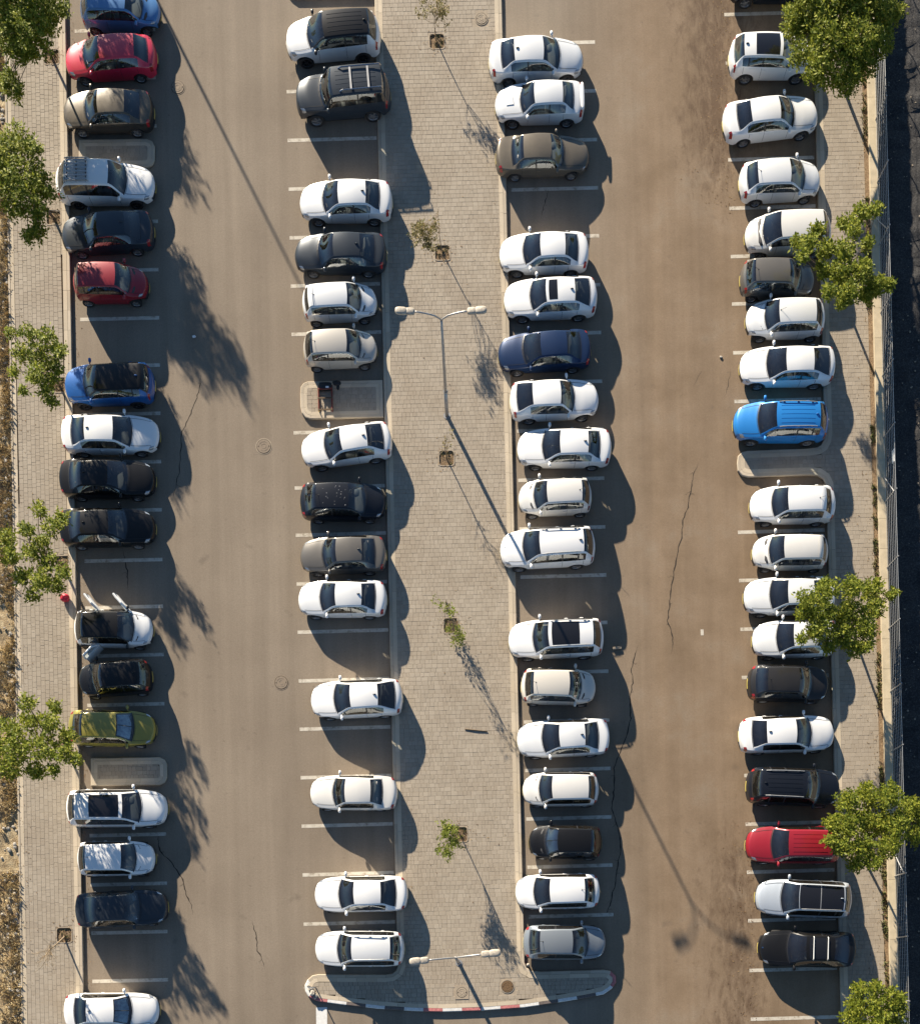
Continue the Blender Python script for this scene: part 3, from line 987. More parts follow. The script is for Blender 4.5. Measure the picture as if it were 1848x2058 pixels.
class CarShape:
    def __init__(s, t, L, dH=0.0, seed=0):
        s.t = t; s.L = L; s.tab = None
        p = dict(TYPES[t]); s.p = p
        rj = random.Random(seed)
        for key, am in (('fc', .012), ('f0', .012), ('f1', .014), ('f2', .008), ('zc', .025), ('zr', .02), ('zt', .025), ('rw', .02), ('fe', .012)): p[key] += rj.uniform(-am, am)
        p['rw'] += .015
        p['f2'] = min(p['f2'], .966); p['fe'] = min(p['fe'], p['f2'] - .01)
        s.Wd = p['Wd']; s.H = p['H'] + dH
        H = s.H
        fm = (p['f0'] + p['f1']) / 2
        boxy = t in ('hatch', 'mini', 'mpv', 'suv', 'bigsuv', 'wagon')
        zf = p['zc'] - (.25 if t != 'bigsuv' else .16)
        s.zc = pchip([0, .012, .05, .14, p['fc'], p['f0'], fm, p['f1'], p['f2'], .975, .992, 1.0],
                     [.50, zf - .07, zf + .02, zf + .13, p['zc'], H - .045, H, H - (.05 if boxy else .055), p['zr'], p['zt'] - .02, p['zt'] - .13, .52])
        s.w = pchip([0, .02, .06, .12, .22, .5, .80, .92, .97, .99, 1.0], [.62, .76, .885, .95, .99, 1.0, .995, .95, .885, .83, .70])
        s.rw = pchip([0, .03, p['fc'] - .02, p['f0'], fm, p['f1'], p['f2'], 1.0], [.60, .72, .86, p['rw'] + .01, p['rw'], p['rw'] - .02, .74 if boxy else .80, .70])
        s.cr = pchip([0, .1, p['fc'], p['f0'], p['f1'], p['f2'], 1.0], [.02, .05, .05, .055, .05, .04, .02])
        s.k = pchip([0, .08, p['fc'], p['f0'], fm, p['f1'], p['f2'], .97, 1.0], [.34, .29, .23, .12, 0.0, -.07, -.12, -.19, -.23])
        bz = p['zc'] - .04
        s.belt = pchip([0, p['fc'], .6, .9, 1.0], [bz - .06, bz - .03, bz + .015, bz + .06, bz + .05])
        s.xf = L * (.5 - .195); s.xr = -L * (.5 - .205)
        if t in ('mini', 'mpv'): s.xf = L * (.5 - .185); s.xr = -L * (.5 - .165)
        s.ra = p['wheel'] + .055
        s.zw = p['wheel']
        fs = set(np.round(np.linspace(0, 1, 41), 4)) | {p['fc'], p['f0'], p['f1'], p['f2'], .012, .05, .985, .995, p['fe']}
        fb = (p['f0'] + p['fe']) / 2 - .01 if t not in ('mini',) else (p['f0'] + p['fe']) / 2 + .02
        pil = [fb - .009, fb + .009]
        if t in ('suv', 'bigsuv', 'wagon', 'mpv'):
            fq = p['fe'] - (p['fe'] - fb) * .32; pil += [fq - .009, fq + .009]
        fs |= set(pil) | {p['fc'] + .02, p['fc'] + .035, p['fc'] + .05}
        for xw in (s.xf, s.xr):
            for a in np.linspace(-1, 1, 11):
                x = xw + s.ra * math.sin(a * math.pi / 2) * .999
                f = .5 - x / L
                for _ in range(4): f = .5 - (x + float(s.k(f))) / L
                fs.add(round(f, 4))
        fs = sorted(f for f in fs if 0 <= f <= 1)
        keep = [fs[0]]
        feats = [p['fc'], p['f0'], p['f1'], p['f2'], p['fe'], 0, 1] + pil
        for f in fs[1:]:
            if f - keep[-1] < .004:
                if f in feats:
                    if keep[-1] in feats: keep.append(f)
                    else: keep[-1] = f
                continue
            keep.append(f)
        s.F = np.array(keep)
        s.G = s.surface(s.F)                 # stations x columns x 3
        s.nc = s.G.shape[1]

    def surface(s, F):
        F = np.asarray(F, float)
        p = s.p; hw = s.Wd / 2 * s.w(F)
        zc = s.zc(F); k = s.k(F)
        zb = np.minimum(s.belt(F), zc - s.cr(F) - .012)
        zr = np.maximum(zc - s.cr(F), zb + .006)
        xs = s.L / 2 - F * s.L - k
        zs = np.full_like(F, p['zs']) + .06 * np.clip((.04 - F) / .04, 0, 1) + .10 * np.clip((F - .94) / .06, 0, 1)
        for xw in (s.xf, s.xr):
            d = np.abs(xs - xw)
            a = s.zw + np.sqrt(np.clip(s.ra ** 2 - d ** 2, 0, None))
            zs = np.where(d < s.ra, np.maximum(zs, np.minimum(a, zb - .06)), zs)
        cols = []
        prof = pchip([0, .25, .55, .8, 1.0], [.93, .985, 1.0, .99, .955])
        z_lo = p['zs']
        for q in LOW:
            z = zs + q * (zb - zs)
            y = hw * prof(np.clip((z - z_lo) / (zb - z_lo), 0, 1))
            cols.append((y, z))
        yb = hw * .955
        yr = np.minimum(s.Wd / 2 * s.rw(F), yb - .012)
        for q in UP:
            cols.append((yb + (yr - yb) * q + .025 * math.sin(math.pi * q) * np.clip((zr - zb) * 3, 0, 1), zb + (zr - zb) * q))
        for q in TOP:
            cols.append((yr * (1 - q), zr + (zc - zr) * (1 - (1 - q) ** 2.2)))
        full = cols + [(-y, z) for (y, z) in reversed(cols[:-1])]
        G = np.zeros((len(F), len(full), 3))
        x0 = s.L / 2 - F * s.L
        for j, (y, z) in enumerate(full):
            G[:, j, 0] = x0 - k * np.clip(np.abs(y) / (s.Wd / 2), 0, 1) ** 2
            G[:, j, 1] = y
            G[:, j, 2] = z
        return G

    def at(s, f, c):
        if s.tab is None: s.tab = s.surface(np.linspace(0, 1, 601))
        fi = min(max(f, 0.0), 1.0) * 600; a = min(int(fi), 599); q = fi - a
        i = int(min(max(math.floor(c), 0), s.nc - 2)); t = c - i
        A = s.tab[a]; B = s.tab[a + 1]
        return (A[i] * (1 - t) + A[i + 1] * t) * (1 - q) + (B[i] * (1 - t) + B[i + 1] * t) * q

    def patch(s, f0, f1, c0, c1, off, nf=5, ncn=5, skew=0.0):
        """piece of the skin lifted by off; skew slides it along the car from the first to the last column"""
        V = []
        e = 2e-3
        for i in range(nf):
            for j in range(ncn):
                c = c0 + (c1 - c0) * j / (ncn - 1)
                f = f0 + (f1 - f0) * i / (nf - 1) + skew * j / (ncn - 1)
                f = min(max(f, .001), .999)
                a = s.at(f, c); du = s.at(min(f + e, 1), c) - a; dv = s.at(f, min(c + .05, s.nc - 1.001)) - a
                if abs(c - (s.nc - 1)) < .06: dv = a - s.at(f, c - .05)
                n = np.array([dv[1]*du[2]-dv[2]*du[1], dv[2]*du[0]-dv[0]*du[2], dv[0]*du[1]-dv[1]*du[0]]); n = -n / (np.linalg.norm(n) + 1e-9)
                out = a - np.array([a[0] * .0, 0, .45])
                if np.dot(n, np.array([a[0] * .3, a[1], a[2] - .6])) < 0: n = -n
                V.append(a + n * off)
        F = [(i * ncn + j, i * ncn + j + 1, (i + 1) * ncn + j + 1, (i + 1) * ncn + j) for i in range(nf - 1) for j in range(ncn - 1)]
        mb = MB(); mb.add(V, F)
        return mb

    def cells(s, pick):
        """submesh made of the cells that pick(f_mid, cell, left) accepts"""
        F = s.F; n = s.nc
        use = {}; V = []; faces = []
        for i in range(len(F) - 1):
            fm = (F[i] + F[i + 1]) / 2
            for j in range(n - 1):
                half = j if j < NH - 1 else n - 2 - j
                if pick(fm, half, j < NH - 1):
                    q = []
                    for a, b in ((i, j), (i + 1, j), (i + 1, j + 1), (i, j + 1)):
                        if (a, b) not in use:
                            use[(a, b)] = len(V); V.append(s.G[a, b])
                        q.append(use[(a, b)])
                    faces.append(tuple(q))
        mb = MB(); mb.add(V, faces)
        return mb


# cell numbers in a half: 0-4 lower side, 5 belt strip, 6-7 window, 8 rail, 9 edge of the top, 10-12 top
WHEELS = {}


def wheel_meshes(r):
    r = round(r, 3)
    if r in WHEELS: return WHEELS[r]
    def ringz(prof, n=20):
        V = []; F = []
        for k in range(n):
            a = 2 * math.pi * k / n
            for (rad, y) in prof: V.append((rad * math.cos(a), y, rad * math.sin(a)))
        m = len(prof)
        for k in range(n):
            for j in range(m - 1): F.append((k * m + j, k * m + j + 1, ((k + 1) % n) * m + j + 1, ((k + 1) % n) * m + j))
        return V, F
    t = MB(); t.add(*ringz([(r * .66, -.10), (r * .93, -.105), (r, -.085), (r, .07), (r * .95, .10), (r * .66, .095)]))
    rim = MB(); rim.add(*ringz([(r * .66, .08), (r * .62, .06), (r * .60, -.03), (0.01, -.03)]))
    for k in range(5):
        a = 2 * math.pi * k / 5
        c, s_ = math.cos(a), math.sin(a)
        w = .035
        rim.add([(-s_ * w, .075, c * w), (s_ * w, .075, -c * w), (c * r * .64 + s_ * w * .8, .07, s_ * r * .64 - c * w * .8), (c * r * .64 - s_ * w * .8, .07, s_ * r * .64 + c * w * .8),
                 (-s_ * w, .03, c * w), (s_ * w, .03, -c * w), (c * r * .64 + s_ * w * .8, .03, s_ * r * .64 - c * w * .8), (c * r * .64 - s_ * w * .8, .03, s_ * r * .64 + c * w * .8)],
                [(0, 1, 2, 3), (0, 4, 5, 1), (1, 5, 6, 2), (3, 2, 6, 7), (0, 3, 7, 4)])
    WHEELS[r] = (t.mesh("wheel", True), rim.mesh("rim"))
    return WHEELS[r]


SEAT = {}


def seat_mesh(w, key):
    if key in SEAT: return SEAT[key]
    mb = MB()
    mb.ball((0.05, 0, .0), (.27, w / 2, .09), 10, 6, .5)
    V = []
    mb.ball((-.24, 0, .30), (.09, w / 2, .32), 10, 6, .5)
    if w < .8: mb.ball((-.30, 0, .68), (.05, .13, .09), 8, 5, .6)
    else:
        for yy in (-.38, .38): mb.ball((-.30, yy, .66), (.05, .12, .07), 8, 5, .6)
    SEAT[key] = mb.mesh("seat", True)
    return SEAT[key]


def wheel_steer():
    if 'st' not in SEAT:
        mb = MB()
        mb.tube([(0.10 * math.sin(a) * 1.0 * -.5, .18 * math.cos(a), .18 * math.sin(a) * .9) for a in [2 * math.pi * i / 14 for i in range(15)]], .016, 5, False)
        mb.box((0, 0, 0), (.04, .34, .05)); mb.ball((0, 0, 0), (.05, .06, .06), 8, 5)
        SEAT['st'] = mb.mesh("steering_wheel", True)
    return SEAT['st']


def make_car(name, label, cat, group, box, ang, face, typ, col, roof=None, Wd=None, dH=0.0, seat='seat_dark', tint=False, rims='alloy', opts=(), dx=0.0, dy=0.0, Lset=None):
    """box = outline in the photo (left, right, top, bottom); ang = turn in degrees, right end up; face = +1 nose to the right"""
    u0, u1, vt, vb = box
    p = TYPES[typ]
    wd = Wd or p['Wd']
    a = R(ang)
    X0, X1 = W(u0, 0, .55)[0], W(u1, 0, .55)[0]
    L = (X1 - X0 - .35 * wd * abs(math.sin(a))) / math.cos(a) if Lset is None else Lset
    cx = (X0 + X1) / 2 + dx
    Yb = W(0, vb)[1] + wd / 2 + .3 * L * abs(math.sin(a)) - .02
    # the upper outline is the roof edge far from the drone and the shoulder near it
    Hh = p['H'] + dH
    yt_roof = W(0, vt, Hh - .08)[1] - wd * p['rw'] / 2 - .15 * L * abs(math.sin(a))
    yt_belt = W(0, vt, .85)[1] - wd * .48 - .3 * L * abs(math.sin(a))
    Yt = min(yt_roof, yt_belt)
    cy = (Yb * .6 + Yt * .4) + dy
    if abs(Yb - Yt) > .22: print("CHECK", label[:40], "Yb-Yt %.2f" % (Yb - Yt), "L %.2f" % L)
    s = CarShape(typ, L, dH, int(box[0] * 7 + box[2]))
    if wd != s.Wd: s.Wd = wd; s.G = s.surface(s.F); s.tab = None
    root = empty(name, (cx, cy, 0), a + (0 if face > 0 else math.pi))
    tag(root, label, cat, group)
    root["length"] = round(L, 2)
    PM = paint(col); RM = paint(roof) if roof else PM
    p = s.p
    fc, f0, f1, f2, fe = p['fc'], p['f0'], p['f1'], p['f2'], p['fe']
    fb = (f0 + fe) / 2 - .01 if typ not in ('mini',) else (f0 + fe) / 2 + .02     # B pillar
    # where the side glass may begin: the pillar has to be tall enough
    zb = s.G[:, 5, 2]; zr = s.G[:, 9, 2]
    tall = {round(float(f), 4) for f, q in zip(s.F, zr - zb) if q > .075}

    def is_tall(fm):
        i = int(np.searchsorted(s.F, fm)); return round(float(s.F[i - 1]), 4) in tall and round(float(s.F[min(i, len(s.F) - 1)]), 4) in tall

    bw = .010
    quarter = typ in ('suv', 'bigsuv', 'wagon', 'mpv')
    fq = fe - (fe - fb) * .32 if quarter else None

    def zone(fm, c):
        if c in (6, 7):
            if is_tall(fm) and fm < fe: return 'pillar' if (abs(fm - fb) <= bw or (fq and abs(fm - fq) <= bw)) else 'side'
        if c >= 10:
            if fc < fm < f0: return 'wind'
            if f1 < fm < f2: return 'rear'
        if c >= 8 and f0 <= fm <= f1: return 'roof'
        return 'body'

    mbb = s.cells(lambda f, c, l: zone(f, c) == 'body')
    # nose and tail closures
    n = s.nc
    for gi, rev in ((0, False), (len(s.F) - 1, True)):
        ring = [tuple(q) for q in s.G[gi]]
        idx = tuple(range(n)) if rev else tuple(reversed(range(n)))
        mbb.add(ring, [idx])
    body = mbb.build("body", PM, root, True)
    rf = s.cells(lambda f, c, l: zone(f, c) == 'roof').build("roof", RM, root, True)
    s.cells(lambda f, c, l: zone(f, c) == 'wind').build("windscreen", M['clear_glass'] if ('shade' in opts or 'shade_blue' in opts) else M['glass'], root, True)
    s.cells(lambda f, c, l: zone(f, c) == 'rear').build("rear_window", M['privacy'], root, True)
    for left in (True, False):
        segs = [(0, fb)] + ([(fb, fq), (fq, 1)] if fq else [(fb, 1)])
        for si, (a0, a1) in enumerate(segs):
            mm = s.cells(lambda f, c, l: zone(f, c) == 'side' and l == left and a0 < f < a1)
            if mm.f: mm.build("side_window", M['privacy'] if (tint or (quarter and si > 0)) else M['glass'], root, True)
    for left in (True, False):
        for fp in [fb] + ([fq] if fq else []):
            mm = s.cells(lambda f, c, l: zone(f, c) == 'pillar' and l == left and abs(f - fp) <= bw)
            if mm.f: mm.build("door_pillar", M['trim'], root)
    # black surround of the screens and door seams
    for f, w_ in ((fc - .006, .010), (f2 + .002, .006)):
        s.patch(f, f + w_, 9.4, n - 1 - 9.4, .004, 2, 13).build("screen_seal", M['trim'], root)
    sm = MB()
    for sd in (0, 1):
        for f in (max(fc + .035, .30), fb, min(fe - .02, fb + (fb - max(fc + .035, .30)) * .95)):
            c0, c1 = (.6, 5.2) if sd == 0 else (n - 1 - 5.2, n - 1 - .6)
            q = s.patch(f, f + .0035, c0, c1, .003, 2, 6); sm.add(q.v, q.f)
    q = s.patch(fc - .014, fc - .011, 10.2, n - 1 - 10.2, .008, 2, 13); sm.add(q.v, q.f)
    for c0 in (10.15, n - 1 - 10.15 - .12):
        q = s.patch(.05, fc - .012, c0, c0 + .10, .009, 9, 2); sm.add(q.v, q.f)
    tag(sm.build("panel_gaps", M['black'], root), kind="stuff")
    # lights
    for sd in (0, 1):
        c0, c1 = (3.3, 9.7) if sd == 0 else (n - 1 - 3.3, n - 1 - 9.7)
        s.patch(.022, .058 if typ != 'old' else .035, c0, c1, .006, 4, 8, skew=-.004).build("headlight", M['head_lamp'], root, True)
        c0, c1 = (2.6, 9.3) if sd == 0 else (n - 1 - 2.6, n - 1 - 9.3)
        if typ in ('sedan', 'fast', 'old'): s.patch(.962, .990, c0, c1, .006, 4, 8, skew=0.0).build("tail_light", M['lamp_red'], root, True)
        else: s.patch(.955, .988, c0, c1, .006, 4, 8).build("tail_light", M['lamp_red'], root, True)
    # grille, plates
    def strip(front, z0, z1, hw_, out, m, nm, k=.34, dp=.06):
        mb = MB(); V = []; F = []
        nseg = 8
        for i in range(nseg + 1):
            y = -hw_ + 2 * hw_ * i / nseg
            x = L / 2 - k * (y / (wd / 2)) ** 2 + out
            if not front: x = -(L / 2 - .23 * (y / (wd / 2)) ** 2 + out)
            x2 = x - (dp if front else -dp)
            V += [(x, y, z0), (x, y, z1), (x2, y, z1 + .015), (x2, y, z0)]
        for i in range(nseg):
            for j in range(3): F.append((i * 4 + j, i * 4 + j + 1, i * 4 + 5 + j, i * 4 + 4 + j))
        mb.add(V, F); return mb.build(nm, m, root)
    strip(True, p['zs'] + .05, .47, wd * .34, .012, M['trim'], "grille")
    strip(False, p['zs'] + .10, .40, wd * .36, .008, M['trim'], "bumper_trim")
    strip(True, .27, .37, .26, .0135, M['plate'], "number_plate", dp=.012)
    strip(False, .41, .51, .26, .009, M['plate'], "number_plate", dp=.008)
    # wheels
    r = p['wheel']
    tm, rm = wheel_meshes(r)
    for xw in (s.xf, s.xr):
        for sd in (-1, 1):
            o = link("wheel", tm, M['rubber'], root)
            o.location = (xw, sd * (wd / 2 - .115), r)
            o.rotation_euler = (0, random.uniform(0, 1.2), 0 if sd > 0 else math.pi)
            q = bpy.data.objects.new("rim", rm); COL.objects.link(q); q.parent = o
            if len(rm.materials) == 0: rm.materials.append(M['alloy'])
            q.material_slots[0].link = 'OBJECT'; q.material_slots[0].material = M[rims]
    # underbody with the cabin floor
    mb = MB()
    mb.box((0, 0, .30), (L * .94, wd * .62, .16)); mb.box(((s.xf + s.xr) / 2, 0, .29), (s.xf - s.xr - 2 * s.ra - .02, wd * .86, .17))
    mb.box((s.xf - .02, 0, .46), (s.ra * 1.7, wd * .56, .36)); mb.box((s.xr, 0, .50), (s.ra * 2.0, wd * .60, .40))
    mb.build("underbody", M['black'], root)
    # cabin
    xc = L / 2 - fc * L; xr0 = L / 2 - f0 * L
    zd = p['zc'] - .10
    mb = MB()
    mb.ball((xc - .18, 0, zd - .12), (.42, wd * .42, .14), 12, 6, .55)
    mb.ball((xc - .48, .36, zd - .02), (.14, .20, .06), 8, 5, .7)
    mb.build("dashboard", M['dash'], root, True)
    st = link("steering_wheel", wheel_steer(), M['dash'], root); st.location = (xc - .72, .36, zd - .06); st.rotation_euler = (0, R(-25), 0)
    xs1 = xr0 - .42 if typ not in ('mini', 'mpv') else xr0 - .38
    for sd in (-1, 1):
        q = link("seat", seat_mesh(.50, 'one'), None, root)
        if len(q.data.materials) == 0: q.data.materials.append(M['seat_dark'])
        q.material_slots[0].link = 'OBJECT'; q.material_slots[0].material = M[seat]
        q.location = (xs1, sd * .36, p['zc'] - .50)
    q = link("rear_seat", seat_mesh(1.25, 'three'), None, root)
    if len(q.data.materials) == 0: q.data.materials.append(M['seat_dark'])
    q.material_slots[0].link = 'OBJECT'; q.material_slots[0].material = M[seat]
    q.location = (max(xs1 - .92, L / 2 - f1 * L + .02 if typ in ('sedan', 'fast', 'old') else L / 2 - f1 * L + .45), 0, p['zc'] - .48)
    if typ in ('sedan', 'fast', 'old'):
        mb = MB(); x2 = L / 2 - f2 * L
        mb.ball((x2 + .22, 0, p['zr'] - .13), (.40, wd * .36, .04), 10, 5, .5); mb.build("parcel_shelf", M['dash'], root, True)
    # mirrors, wipers, aerial, door handles
    xm = L / 2 - (fc + .055) * L - .10
    for sd in (-1, 1):
        mb = MB()
        mb.ball((xm, sd * (wd / 2 + .095), p['zc'] + .03), (.075, .115, .075), 10, 6, .7)
        mb.box((xm + .01, sd * (wd / 2 - .01), p['zc'] - .01), (.05, .12, .035))
        mb.build("mirror", PM if 'dark_mirror' not in opts else M['trim'], root, True)
        for k, f in enumerate((fb - .012, min(fe, .80) - .01)):
            c = 4.35 if sd > 0 else n - 1 - 4.35
            h0 = s.at(f, c); h1 = s.at(f - .04, c)
            mb = MB(); mb.tube([h0 + np.array([0, sd * .012, 0]), (h0 + h1) / 2 + np.array([0, sd * .03, 0]), h1 + np.array([0, sd * .012, 0])], .013, 5)
            mb.build("door_handle", PM, root)
    for yy in (.12, -.40):
        b0 = s.at(fc + .012, 13 - yy / .062 * .5 if False else 13); b0 = np.array([L / 2 - (fc + .012) * L - .10 * (yy / .8) ** 2, yy, 0])
        zz = lambda f: float(s.zc(f))
        mb = MB()
        mb.tube([(L / 2 - (fc + .01) * L - .06, yy, zz(fc + .01) + .005), (L / 2 - (fc + .035) * L - .08, yy + .48 * .9, zz(fc + .035) - .012)], .012, 5)
        mb.build("wiper", M['black'], root)
    if 'no_aerial' not in opts:
        fa = f1 - .035 if 'front_aerial' not in opts else f0 + .02
        b0 = np.array([L / 2 - fa * L, 0, float(s.zc(fa))])
        mb = MB()
        if typ in ('sedan', 'fast', 'suv'):
            mb.ball((b0[0], 0, b0[2] + .015), (.085, .025, .045), 8, 5); mb.build("aerial", PM if col not in ('white', 'pearl') else M['trim'], root, True)
        else:
            mb.ball((b0[0], 0, b0[2]), (.03, .03, .02), 8, 5); mb.tube([(b0[0], 0, b0[2]), (b0[0] - .22, 0, b0[2] + .20)], .008, 5); mb.build("aerial", M['black'], root)
    # extras --------------------------------------------------------------
    if 'sunroof' in opts:
        s.patch(f0 + .03, f0 + .03 + .30 * (f1 - f0), 10.6, n - 1 - 10.6, .004, 6, 9).build("sunroof", M['pano'], root, True)
    if 'panorama' in opts:
        s.patch(f0 + .035, f0 + .035 + .62 * (f1 - f0), 10.3, n - 1 - 10.3, .004, 8, 9).build("sunroof", M['pano'], root, True)
    if 'glassroof' in opts:
        s.patch(f0 + .006, f1 - .012, 9.9, n - 1 - 9.9, .004, 10, 11).build("glass_roof", M['pano'], root, True)
        mb = MB(); q = s.patch(f0 + .02 + .42 * (f1 - f0), f0 + .028 + .42 * (f1 - f0), 10.0, n - 1 - 10.0, .008, 2, 9); mb.add(q.v, q.f); mb.build("roof_joint", M['galv'], root)
    if 'black_sides' in opts:
        for c0, c1 in ((8.05, 10.0), (n - 1 - 8.05, n - 1 - 10.0)):
            s.patch(fc + .02, f0, c0, c1, .003, 8, 3).build("pillar_trim", M['trim'], root)
            s.patch(f1, f2 - .004, c0, c1, .003, 6, 3).build("pillar_trim", M['trim'], root)
    if 'spoiler' in opts:
        s.patch(f1 - .018, f1 + .045, 10.0, n - 1 - 10.0, .03, 4, 9).build("spoiler", RM, root, True)
    if 'ribs' in opts:
        for yy in (-.42, -.21, 0, .21, .42):
            mb = MB(); mb.tube([(L / 2 - f * L, yy, float(s.zc(f)) - .028 * (yy / .6) ** 2 * 1.6 + .0) for f in np.linspace(f0 + .05, f1 - .06, 7)], .010, 5)
            mb.build("roof_rib", RM, root)
    if 'rails' in opts:
        for sd in (-1, 1):
            mb = MB()
            pts = []
            for i, f in enumerate(np.linspace(f0 + .02, f1 - .03, 9)):
                q = s.at(f, 9.6 if sd > 0 else n - 1 - 9.6)
                up = .02 if i in (0, 8) else .055
                pts.append(q + np.array([0, 0, up]))
            mb.tube(pts, .02, 6)
            for i in (1, 4, 7): mb.box(tuple(np.array(pts[i]) - np.array([0, 0, .035])), (.10, .03, .05))
            mb.build("roof_rail", M['galv'] if 'dark_rails' not in opts else M['trim'], root)
    if 'crossbars' in opts:
        for f in (f0 + .07, f0 + .07 + .155):
            q0 = s.at(f, 9.5); q1 = s.at(f, n - 1 - 9.5)
            mb = MB(); mb.tube([q0 + np.array([0, 0, .02]), q0 + np.array([0, -.05, .09]), q1 + np.array([0, .05, .09]), q1 + np.array([0, 0, .02])], .024, 6)
            mb.build("roof_bar", M['sign_white'], root)
    if 'basket' in opts:
        fa, fb_ = f1 - .235, f1 - .01
        zt = float(s.zc((fa + fb_) / 2)) + .10
        xa, xb = L / 2 - fa * L, L / 2 - fb_ * L
        rk = empty("roof_rack"); rk.parent = root
        for yy in (-.56, .56):
            mb = MB(); mb.tube([(xa + .05, yy, zt - .05), (xa, yy, zt), (xb, yy, zt), (xb - .03, yy, zt - .05)], .028, 6); mb.build("side_tube", M['galv'], rk)
        for i in range(6):
            yy = -.46 + .184 * i
            mb = MB(); mb.box(((xa + xb) / 2, yy, zt - .01), (abs(xa - xb) - .04, .085, .02)); mb.build("slat", M['galv'], rk)
        for i in range(3):
            x = xa + (xb - xa) * (.08 + .42 * i)
            mb = MB(); mb.box((x, 0, zt - .035), (.05, 1.16, .025)); mb.build("cross_bar", M['trim'], rk)
    if 'rack' in opts:
        zt = float(s.zc((f0 + f1) / 2)) + .045
        xa, xb = L / 2 - (f0 + .12) * L, L / 2 - (f1 - .01) * L
        for yy in (-.56, .56):
            mb = MB(); mb.tube([(xa + .16, yy, zt - .10), (xa, yy, zt - .01), (xb, yy, zt), (xb - .06, yy, zt - .12)], .032, 6)
            mb.build("roof_rail", M['chrome'], root)
        for i in range(2):
            x = xa + (xb - xa) * (.22 + .46 * i)
            mb = MB(); mb.box((x, 0, zt - .01), (.09, 1.10, .035)); mb.build("roof_bar", M['galv'], root)
    if 'bonnet_scoop' in opts:
        s.patch(.12, .20, 12.1, n - 1 - 12.1, .022, 5, 5).build("bonnet_scoop", PM, root, True)
    if 'boot_spoiler' in opts:
        mb = MB(); x = -L / 2 + .16; z = p['zt'] + .05
        mb.ball((x, 0, z), (.10, wd * .40, .016), 12, 4, .6)
        for yy in (-.45, .45): mb.box((x, yy, z - .04), (.07, .04, .08))
        mb.build("boot_spoiler", PM, root, True)
    if 'shade' in opts or 'shade_blue' in opts:
        m_ = M['shade_silver'] if 'shade' in opts else M['shade_blue']
        for c0, c1 in ((10.4, 12.9), (13.1, n - 1 - 10.4)):
            s.patch(fc + .025, f0 - .012, c0, c1, -.015, 6, 5).build("sunshade", m_, root, True)
    if 'papers' in opts:
        for f, c, w_ in ((fc + .05, 11.2, .22), (fc + .045, n - 1 - 11.0, .18)):
            q = s.at(f, c); mb = MB(); mb.box((q[0], q[1], q[2] - .06), (w_ * .8, w_, .006), .2); mb.build("paper", M['paper'], root)
    if 'spare' in opts:
        mb = MB(); mb.tube([(-L / 2 - .02, 0, .85), (-L / 2 - .18, 0, .85)], .33, 18); mb.build("spare_wheel", M['rubber'], root)
    if 'plate_logo' in opts:
        q = s.at(.035, 13); mb = MB(); mb.disc((q[0], q[1]), .045, q[2] - .01, q[2] + .012, 14); mb.build("badge", M['chrome'], root)
    if 'open_doors' in opts:
        def door(xh, sd, length, swing):
            o = empty("door"); o.parent = root
            o.location = (xh, sd * (wd / 2 - .02), 0); o.rotation_euler = (0, 0, -sd * swing)
            t = .05
            mb = MB(); V = []
            zz = [p['zs'] + .05, .50, .78, p['zc'] - .03]; yy = [.02, .06, .055, .015]
            for x in (0, -length * .5, -length):
                for z, b in zip(zz, yy): V.append((x, sd * b, z))
                for z, b in zip(reversed(zz), reversed(yy)): V.append((x, sd * (b - .15), z))
            F = []
            for i in range(2):
                for j in range(8): F.append((i * 8 + j, i * 8 + (j + 1) % 8, i * 8 + 8 + (j + 1) % 8, i * 8 + 8 + j))
            F.append(tuple(range(8))); F.append(tuple(16 + j for j in reversed(range(8))))
            mb.add(V, F); mb.build("door_panel", PM, o)
            top = p['H'] - .17
            mb = MB(); q = [(-.05, -sd * .03, p['zc'] - .03), (-.38 * length, -sd * .07, top), (-length * .95, -sd * .07, top), (-length, -sd * .03, p['zc'] - .03)]
            mb.tube(q, .055, 6); mb.build("window_frame", PM, o)
            mb = MB(); mb.add(q, [(0, 1, 2, 3)]); mb.build("window_pane", M['glass'], o)
            # black panel over the doorway stands for the shade inside the open cabin
            mb = MB(); mb.box((xh - length / 2, sd * (wd / 2 + .001), .62), (length * .96, .03, .62)); mb.build("door_opening_shade", M['black'], root)
        xh1 = L / 2 - (fc + .055) * L - .05; xh2 = L / 2 - fb * L - .03
        door(xh1, 1, 1.0, R(50)); door(xh2, 1, .95, R(52)); door(xh2, -1, .95, R(48))
    if 'droppings' in opts:
        mb = MB()
        for _ in range(20):
            f = random.uniform(f0 + .02, f1 - .02); yy = random.uniform(-.5, .5)
            z = float(s.zc(f)) - .05 * (yy / .6) ** 2 + .004
            mb.disc((L / 2 - f * L, yy), random.uniform(.006, .014), z - .004, z + .001, 6)
        tag(mb.build("dust_specks", M['paper'], root), kind="stuff")
    return root

LA, LB, LC, LD = "cars in the leftmost row", "cars left of the walkway", "cars right of the walkway", "cars along the wall"
